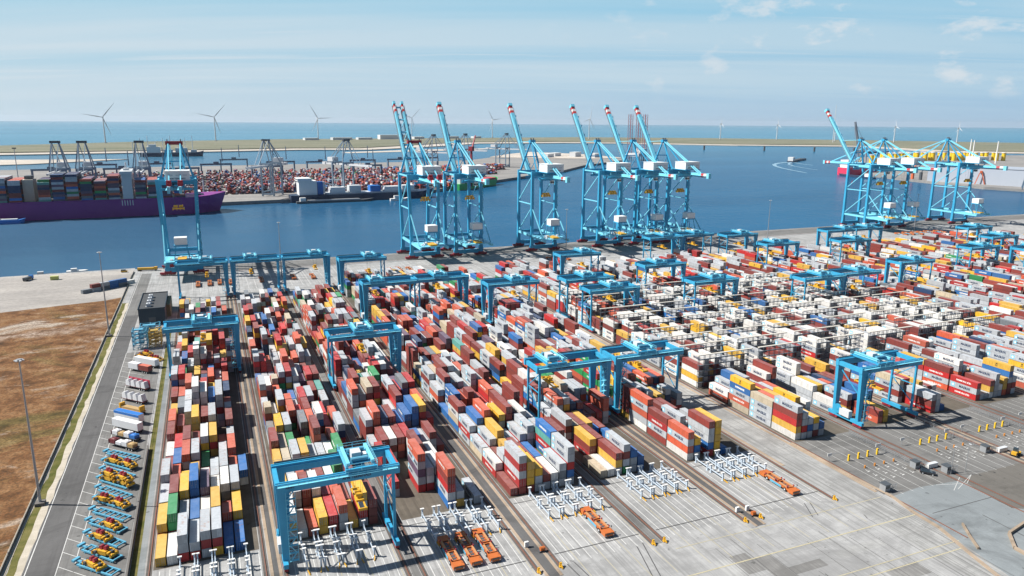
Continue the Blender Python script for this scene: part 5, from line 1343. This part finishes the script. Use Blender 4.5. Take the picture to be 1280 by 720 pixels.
h = hull(MB(), SL, 58, 15.5, bow=.12, flare=9, zbow=4.5, mi=0, mi2=1); h.build('hull', [PURPLE, paint('boot_topping', (.05,.01,.05), .6)], ship)
d = MB(); d.box(8, 1.5, 15.52, SL-45, 56.5, 16.1); d.build('deck', DSTEEL, ship)
rail = MB(); rail.box(10, .6, 15.6, SL-42, 1.0, 17.0); rail.build('bulwark', PURPLE, ship)
rows = []; x = 40.; bay = 0
while x < SL-52:
    island = (290 < x < 300) or (x > 180 and x < 186)
    if 287 <= x <= 301 or 183 <= x <= 196: x += 14.5; continue
    hh = int(rng.integers(8, 12)) if x < SL-110 else int(rng.integers(6, 9))
    top = pick(SHW)
    for t in range(hh):
        k0 = pick(SHW)
        for c in range(22):
            if 0 < c < 21 and t < hh-1: continue
            if t == hh-1 and rng.random() < .1: continue
            y0 = 1.6 + c*2.5
            k = k0 if rng.random() < .8 else pick(SHW)
            rows.append((x, y0, 16.2+t*2.9, x+12.2, y0+2.44, 16.2+t*2.9+2.86, k))
    x += 14.6; bay += 1
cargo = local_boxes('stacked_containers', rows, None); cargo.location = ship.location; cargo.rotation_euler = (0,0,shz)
cargo['kind'] = 'stuff'; tag(cargo, 'dense container cargo piled on the deck of the purple ship', 'containers')
br = MB(); br.box(289, 2, 16.11, 300, 56, 47, 0)
for k in range(9): br.box(288.95, 3, 20+k*3, 300.05, 55, 20.9+k*3, 1)
br.box(287.5, -1, 47.01, 301, 59, 50.5, 0); br.box(287.4, 0, 48.2, 301.1, 58, 49.6, 1); bo_ = br.build('superstructure', [LGREY, GLASS], ship)
m = MB(); m.tube((294, 28, 50.5), (294, 28, 60), .8, n=8); m.box(291, 22, 50.5, 297, 34, 53); m.build('mast', LGREY, bo_)
m = MB(); m.box(184, 15, 16.11, 195, 43, 42, 0); m.box(186, 20, 42.01, 193, 38, 46, 1); m.build('funnel', [paint('funnel_cream', (.62,.56,.46), .6), DSTEEL], ship)
m = MB()
for k in range(5): m.box(287+k*2.9, -.3, 9, 287.8+k*2.9, .9, 15.4)
m.build('accommodation_ladder', WHITE, ship)
m = MB(); m.tube((SL-18, 29, 20), (SL-18, 29, 36), .7, n=8); m.box(SL-30, 14, 19.2, SL-22, 44, 22); m.build('foremast', LGREY, ship)
def boat(nm, lab, cat, loc, rz, L, B, zd, mats, sup, **kw):
    r = thing(nm, lab, cat, (loc[0], loc[1], 0), rz); hull(MB(), L, B, zd, **kw).build('hull', mats, r)
    for n_, b, m in sup: mb = MB(); [mb.box(*q) for q in b]; mb.build(n_, m, r)
    return r
DKB = paint('hull_dark_blue', (.012,.03,.07), .5, .2, .1)
boat('barge', 'small blue bunkering barge alongside the purple ship', 'barge', (-232, 984), math.radians(2.4), 34, 10, -.5, [CURT], [('deck', [(3, 1.5, -.48, 28, 8.5, .6)], WHITE), ('wheelhouse', [(4, 2.5, .61, 10, 7.5, 3.5)], WHITE)], zbow=1.5, flare=2)
s2 = boat('cargo_ship', 'dark blue heavy cargo ship with white deckhouse at the far quay', 'cargo ship', (112, 1106), math.radians(2.5), 218, 30, 5.5, [DKB], [('deckhouse', [(12, 4, 5.6, 38, 26, 26), (10, 1, 26.01, 30, 29, 30)], HOUSE), ('deckhouse_window', [(9.9, 2, 27.6, 30.1, 28, 29)], GLASS), ('hatch_cover', [(52, 4, 5.6, 190, 26, 7.4)], LGREY), ('funnel', [(40, 11, 5.6, 48, 19, 24)], CURT)], zbow=4)
for k, (x0, w, hh, mt) in enumerate(((58, 22, 8, CURTW), (86, 18, 10, LGREY), (118, 16, 9, CURT), (140, 24, 7, CURTW), (168, 20, 8, WHITE))): MB().box(x0, 6, 7.41, x0+w, 22, 7.4+hh).build('deck_cargo', mt, s2)
m = MB(); m.beam((50, 15, 7), (50, 15, 24), 2.6); m.beam((50, 15, 23), (84, 15, 12), 1.6); m.build('deck_crane', BAND_W, s2)
boat('barge', 'low dark inland barge alongside the blue cargo ship', 'barge', (118, 1092), math.radians(2.5), 110, 11, -2.0, [DSTEEL], [('coaming', [(16, 1.2, -1.98, 92, 9.8, -.4)], STEEL), ('wheelhouse', [(5, 2, -1.98, 13, 9, 3.2)], WHITE)], zbow=1.5)
boat('work_boat', 'white work boat moored beside the dark barge', 'boat', (254, 1088), math.radians(2.5), 26, 7, -1.5, [WHITE], [('wheelhouse', [(6, 1.5, -1.48, 16, 5.5, 3.0)], WHITE)], zbow=1.5)
GRN = paint('hull_green', (.03,.40,.10), .5, .15, .1)
s3 = boat('crane_ship', 'green and red heavy-lift ship behind the quay cranes', 'ship', (408, 1216), math.radians(41), 150, 26, 6, [GRN, CRED], [('hatch', [(30, 3, 6.02, 140, 23, 9.5)], paint('ship_red', (.50,.05,.06), .5, .15)), ('deckhouse', [(5, 4, 6.02, 22, 22, 24)], HOUSE)], mi=0, mi2=1, zbow=4)
m = MB(); m.beam((80, 24, 9), (80, 24, 62), 4.5, 4.5, 0, 3, 3); m.beam((80, 24, 60), (92, 22, 88), 3, 3, 0, 1.6, 1.6); m.box(76, 20, 60, 84, 28, 68); m.build('deck_crane', [CRED], s3)
wv = boat('pipelay_vessel', 'white vessel cluttered with masts lying beyond the beach', 'vessel', (-190, 2640), 0, 185, 30, 7, [DKB], [('deckhouse', [(20, 3, 7.02, 60, 27, 26), (26, 6, 26.01, 48, 24, 34)], WHITE), ('deck_module', [(70, 4, 7.02, 96, 26, 18), (104, 6, 7.02, 140, 24, 22), (150, 8, 7.02, 168, 22, 16)], LGREY)], zbow=6)
m = MB()
for k in range(9): m.tube((-20+k*22, 15, 7 if k > 0 else -5), (-20+k*22, 15, 45+8*(k % 3)), .9, n=6)
for k in range(8): m.beam((-20+k*22, 15, 40), (2+k*22, 15, 44), .8)
m.build('mast', LGREY, wv)
wb = boat('inland_barge', 'small dark barge leaving a curved white wake', 'barge', (1700, 1800), math.radians(34), 195, 24, -1.5, [DKB], [('wheelhouse', [(4, 4, -1.48, 30, 20, 10)], WHITE), ('hatch', [(40, 3, -1.48, 180, 21, .8)], DSTEEL)], zbow=2)
# foam of the wake
foam = paint('wake_foam', (.22,.36,.46), .6, .35, .03, streak=False)
fm = MB()
def ribbon(pts, w0, w1):
    for i in range(len(pts)-1):
        p = Vector(pts[i]); q = Vector(pts[i+1]); d = (q-p).normalized(); nn = Vector((-d.y, d.x))
        a = w0+(w1-w0)*i/len(pts); b = w0+(w1-w0)*(i+1)/len(pts)
        fm.sheet([tuple(p-nn*a), tuple(q-nn*b), tuple(q+nn*b), tuple(p+nn*a)], -4.9)
ribbon([(1702,1815),(1665,1800),(1610,1770),(1555,1725),(1500,1660),(1450,1580),(1405,1490),(1365,1400)], 8, 2)
ribbon([(1692,1804),(1650,1765),(1600,1715),(1550,1640),(1510,1560),(1480,1480)], 4, 1.5)
ribbon([(1690,1790),(1660,1730),(1630,1650)], 4, 1.5)
fo = fm.build('wake_foam', foam); fo['kind'] = 'stuff'; tag(fo, 'curved white foam trail behind the small dark barge', 'wake')
# red crane vessel
rv = boat('crane_vessel', 'red work vessel with a tall lattice crane behind the raised boom', 'vessel', (1395, 1300), math.radians(4), 110, 34, 12, [paint('vessel_red', (.75,.03,.09), .5, .12)], [('deckhouse', [(4, 6, 12.02, 26, 28, 30)], WHITE), ('deck_module', [(34, 6, 12.02, 96, 28, 17)], LGREY)], zbow=2)
m = MB()
for k in range(4):
    dx, dy = (-3, -3) if k == 0 else (3, -3) if k == 1 else (3, 3) if k == 2 else (-3, 3)
    m.beam((62+dx, 17+dy, 14), (30+dx*.3, 20+dy*.3, 118), 1.5)
for k in range(16):
    t = k/16; t2 = (k+1)/16; w = 3*(1-.7*t); w2 = 3*(1-.7*t2)
    m.beam((62-32*t-w, 17+3*t-w, 14+104*t), (62-32*t2+w2, 17+3*t2-w2, 14+104*t2), .6); m.beam((62-32*t+w, 17+3*t+w, 14+104*t), (62-32*t2-w2, 17+3*t2+w2, 14+104*t2), .6)
m.beam((78, 17, 14), (74, 17, 60), 3.0); m.beam((74, 17, 60), (31, 20, 116), .5); m.beam((30, 20, 117), (33, 18, 40), .4)
m.build('lattice_crane', STEEL, rv)
# jack-up rig
jr = thing('jack_up_rig', 'jack-up rig with tall red and grey lattice legs beyond the quay cranes', 'rig', (1290, 2050, 0), .3)
m = MB(); m.box(-34, -30, 8, 34, 30, 17); m.build('hull', LGREY, jr); MB().box(-22, -26, 17.01, 10, -8, 32).build('deckhouse', WHITE, jr)
LRED = paint('leg_faded_red', (.30,.10,.11), .6, .2, .1)
for i, (lx, ly) in enumerate(((-26, -18), (-14, 26), (34, 6))):
    m = MB()
    for k in range(4):
        dx, dy = [(-5,-5),(5,-5),(5,5),(-5,5)][k]; m.beam((lx+dx, ly+dy, -6), (lx+dx, ly+dy, 138), 1.1)
    for k in range(14):
        z = k*10
        for (a, b), (c, d_) in (((-5,-5),(5,-5)),((5,-5),(5,5)),((5,5),(-5,5)),((-5,5),(-5,-5))):
            m.beam((lx+a, ly+b, z), (lx+c, ly+d_, z), .5, mi=1); m.beam((lx+a, ly+b, z), (lx+c, ly+d_, z+10), .4, mi=1)
    m.build('leg', [LRED, FARBLUE], jr)

# ---------------------------------------------------------------- far terminal: cranes, stacks, gantries
GREYC = paint('far_crane_grey', (.20,.27,.34), .5, .15, .1); PALEC = paint('far_crane_pale', (.58,.60,.62), .5, .1, .1)
def far_quay_crane(lab, loc, rz, boom_up=False):
    r = thing('grey_quay_crane', lab, 'quay crane', loc, rz, 'grey quay cranes on the far terminal')
    for x in (-9, 9):
        for y in (0, 30):
            m = MB(); m.beam((x, y, 0), (x, y, 49), 2.2, 2.2); m.build('leg', GREYC, r)
        m = MB(); m.beam((x, 0, 22), (x, 30, 22), 1.0); m.beam((x, 0, 24), (x, 30, 46), .9); m.beam((x, 0, 6), (x, 30, 6), 1.6); m.build('bracing', GREYC, r)
    for y in (0, 30): m = MB(); m.box(-10, y-1, 46, 10, y+1, 49.5); m.box(-10, y-1, 2, 10, y+1, 5); m.build('portal_beam', GREYC, r)
    m = MB()
    for x in (-3, 3): m.box(x-.8, -26, 44.5, x+.8, 32 if boom_up else 88, 47)
    m.box(-5, -34, 44, 5, -26, 48); m.build('trolley_girder', PALEC, r)
    MB().box(-5.5, -18, 49.6, 5.5, -4, 56).build('machinery_house', PALEC, r)
    m = MB(); m.box(-6, 25, 82, 6, 29, 85); m.build('apex_head', DSTEEL, r)
    for s in (-1, 1):
        m = MB(); m.beam((s*10, 30, 49), (s*4, 27, 83), 1.3); m.beam((s*9, 1, 49), (s*4, 26, 83), 1.1); m.beam((s*4, 26, 83), (s*3, -24, 47), .9); m.beam((s*4, 28, 83), (s*3, 62, 47.5), .8); m.build('apex_leg', GREYC, r)
for x, y, rz, lb in ((-177, 1140, math.pi, 'first of two together over the ship bow stacks'), (-147, 1140, math.pi, 'second of two together behind the ship stacks'), (-80, 1140, math.pi, 'alone behind the purple ship bridge'), (-262, 1140, math.pi, 'cut by the picture edge over the ship stern'),
                     (100, 1196, math.radians(150), 'beside the purple ship bow'), (194, 1196, math.radians(205), 'with pale girder above the dark cargo ship'), (452, 1600, math.radians(215), 'with white boom behind the green ship'), (560, 1700, math.radians(215), 'with white boom beyond the green ship bow'), (690, 1760, math.radians(215), 'small one by the far sandy tip')):
    far_quay_crane('grey quay crane ' + lb, (x, y, 0), rz)
# distant stacks, one mass
rows = []
FW = dict(O=.10, R=.06, M=.24, P=.22, G=.16, W=.08, N=.07, B=.07, E=.02, D=.14)
m = MB()
for gx in range(0, 46):
    for gy in range(0, 7):
        x = -260 + gx*26 + rng.uniform(-2, 2); y = 1215 + gy*62 + (gx > 22)*(gx-22)*5
        if x > 420 + gy*40: continue
        for a in range(8):
            for c in range(4):
                hgt = int(rng.integers(0, 6))
                for t in range(hgt):
                    k = pick(FW) if rng.random() < .8 else 'M'
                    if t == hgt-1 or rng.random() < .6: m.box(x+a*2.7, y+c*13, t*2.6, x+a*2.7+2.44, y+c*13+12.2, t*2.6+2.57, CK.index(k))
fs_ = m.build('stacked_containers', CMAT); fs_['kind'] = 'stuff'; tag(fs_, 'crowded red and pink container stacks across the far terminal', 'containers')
def far_gantry(lab, loc, rz=0, w=60, h=24, mat=FARBLUE):
    r = thing('far_yard_gantry', lab, 'gantry crane', loc, rz, 'dark yard gantries on the far terminal')
    m = MB(); m.box(-w/2, -1.5, h, w/2, 1.5, h+3.4); m.build('girder', mat, r)
    for x in (-w/2+2, w/2-2): MB().box(x-1.3, -4, 0, x+1.3, 4, h).build('leg', mat, r)
    MB().box(-5, -4, h+3.41, 5, 4, h+7).build('trolley', mat, r); MB().tube((w*.2, 0, h+7), (w*.2, 0, h+34), 1.1, .7, 8).build('mast', mat, r)
for i, (x, y) in enumerate(((-190,1640),(-90,1650),(20,1600),(60,1780),(150,1660),(230,1640),(330,1680),(420,1700),(500,1750),(-250,1500),(-140,1500),(-40,1480),(110,1500),(300,1480))):
    far_gantry(f'dark blue-grey yard gantry, {ORD[i]} of the row along the far terminal', (x, y, 0), .05)
def shed(nm, lab, loc, rz, w, d, h, mat, roof):
    r = thing(nm, lab, 'building', loc, rz); MB().box(0, 0, 0, w, d, h).build('wall', mat, r); MB().box(-.5, -.5, h, w+.5, d+.5, h+1).build('roof', roof, r)
for i, (x, y, w, h, z) in enumerate(((1010,4560,200,26,1),(1240,4610,70,14,1),(700,4420,120,14,1),(540,4400,80,12,1),(860,4480,90,12,1),(1500,4720,80,14,1),(1700,4780,60,12,1))):
    shed('distant_shed', 'pale shed on the spit, ' + ('largest and whitest one', 'just beyond the largest one', 'in the works yard middle', 'at the works yard near end', 'in front of the largest one', 'by the twin-girder crane head', 'last before bare dunes')[i], (x, y, z), .2, w, 40, h, WHITE if i == 0 else PALEC, WHITE)
for i, (x, y, h) in enumerate(((1130,2180,14),(1080,2230,10),(1170,2120,12),(1020,2160,10))):
    shed('point_building', 'low pale building on the sandy point, ' + ORD[i] + ' from its tip', (x, y, 1.2), .6, 40, 22, h, PALEC, WHITE)
# east terminal
GW = paint('warehouse_grey_blue', (.36,.40,.46), .5, .08, .02); 
r = thing('warehouse', 'vast plain blue-grey warehouse on the east terminal quay', 'warehouse', (1372, 1075, 0), math.radians(-76.5))
MB().box(0, 0, 0, 420, 70, 31).build('wall', GW, r); MB().box(-1, -1, 31, 421, 71, 33).build('roof', GW, r)
TPY = paint('tower_piece_yellow', (.74,.50,.01), .45, .1, .05)
k = 0
tp0 = None
for gx in range(26):
    for gy in range(2):
        if gx % 6 == 5 or gx in (1, 2, 3): continue
        x = 1790+gx*24+rng.uniform(-4, 4); y = 1590 + gy*34 + gx*9 - (gx > 12)*(gx-12)*16
        if tp0 is None:
            tp0 = thing('tower_piece', '', 'tower piece', (x, y, 0), 0, 'yellow cylindrical tower pieces on the east terminal')
            MB().tube((0,0,0), (0,0,25), 6.2, 5.8, 14).build('shell', TPY, tp0); MB().tube((0,0,25), (0,0,26.5), 7, 7, 14).build('platform', BAND_W, tp0); o = tp0
        else: o = dup(tp0, (x, y, 0))
        o['label'] = f'yellow cylindrical tower piece, {ORD[gx % 24]}{" of the last pair" if gx > 23 else ""} along the {"front" if gy == 0 else "rear"} line behind the warehouse'
for i, (x, y) in enumerate(((2078,1500),(2100,1506),(2196,1500))):
    r = thing('white_mast', ('white slim tower rising behind the warehouse, nearer of a pair', 'white slim tower rising behind the warehouse, farther of a pair', 'white slim tower rising alone past the last quay crane')[i], 'tower', (x, y, 0)); MB().tube((0,0,0), (0,0,70-3*i), 2.2, 1.5, 10).build('shaft', WHITE, r); MB().tube((0,0,70-3*i), (0,0,72-3*i), 1.9, 1.9, 10).build('head', LGREY, r)
r = thing('radio_mast', 'very thin tall radio mast on the dunes', 'mast', (3600, 3500, 0)); MB().tube((0,0,0), (0,0,225), 2.2, 1.2, 6).build('pole', LGREY, r)
def portal(lab, x, y, mat, nm='portal_crane', w=34, h=22):
    r = thing(nm, lab, 'gantry crane', (x, y, 0), .6, 'small gantries on the east terminal quay')
    MB().box(-w/2, -2, h, w/2, 2, h+4).build('girder', mat, r)
    for s in (-1, 1):
        for y in (-8, 8): g = MB(); g.beam((s*w/2, y, 0), (s*w/2, y*.25, h-.02), 1.6); g.build('leg', mat, r)
ORR = paint('gantry_orange_red', (.62,.13,.04), .5, .15, .1)
portal('orange red gantry, first of two beside the warehouse quay', 1405, 985, ORR); portal('orange red gantry, second of two beside the warehouse quay', 1425, 1010, ORR); portal('grey gantry at the picture edge by the warehouse', 1385, 880, FARBLUE, w=40, h=40)
for i, (x, y) in enumerate(((1385,1120),(1378,1095))):
    r = thing('orange_tower_crane', ('orange red stubby crane by the last quay crane leg', 'dark stubby crane by the last quay crane leg')[i], 'crane', (x, y, 0)); MB().box(-2.2, -2.2, 0, 2.2, 2.2, 22 if i == 0 else 16).build('tower', ORR if i == 0 else DSTEEL, r); m = MB(); m.beam((0,0,21 if i == 0 else 15), (14,5,30 if i == 0 else 24), 1.5); m.build('jib', ORR if i == 0 else DSTEEL, r)
bq = thing('moored_barge', 'long low dark barge moored before the east terminal sand heap', 'barge', (1362, 1190, 0), math.radians(78)); hull(MB(), 120, 16, -1.2, zbow=1).build('hull', DKB, bq); MB().box(10, 3, -1.19, 24, 13, 5).build('wheelhouse', WHITE, bq)
bq2 = thing('moored_boat', 'dark vessel lying off the east dunes', 'vessel', (2500, 2300, 0), math.radians(-30)); hull(MB(), 130, 26, 2, zbow=3).build('hull', DKB, bq2); MB().box(10, 5, 2.02, 40, 21, 20).build('deckhouse', LGREY, bq2)
for i, (x, y) in enumerate(((2080,2760),(2290,2610),(2450,2480),(2560,2370))):
    r = thing('mooring_pile', f'dark mooring pile standing in open water, {ORD[i]} from the dunes side', 'pile', (x, y, -8), 0, 'dark mooring piles in open water'); MB().tube((0,0,0), (0,0,20), 4, 4, 10).build('pile', DSTEEL, r); MB().tube((0,0,20), (0,0,22), 4.6, 4.6, 10).build('cap', QWALL, r)
by = thing('channel_buoy', 'small red buoy floating off the far quay cranes', 'buoy', (1215, 1120, -5)); MB().tube((0,0,-.5), (0,0,1.5), 2, 2, 12).build('float', CRED, by); MB().tube((0,0,1.5), (0,0,7), 1, .3, 8).build('tower', CRED, by)
lf = thing('field_lamp', 'thin lamp mast on the far terminal behind the ship', 'lamp mast', (-300, 1500, 0)); MB().tube((0,0,0), (0,0,62), .9, .5, 6).build('mast', STEEL, lf); MB().box(-3, -1, 62, 3, 1, 64).build('lamp_head', DSTEEL, lf)
# plain shading everywhere
for me_ in bpy.data.meshes:
    try: me_.shade_flat()
    except Exception: pass
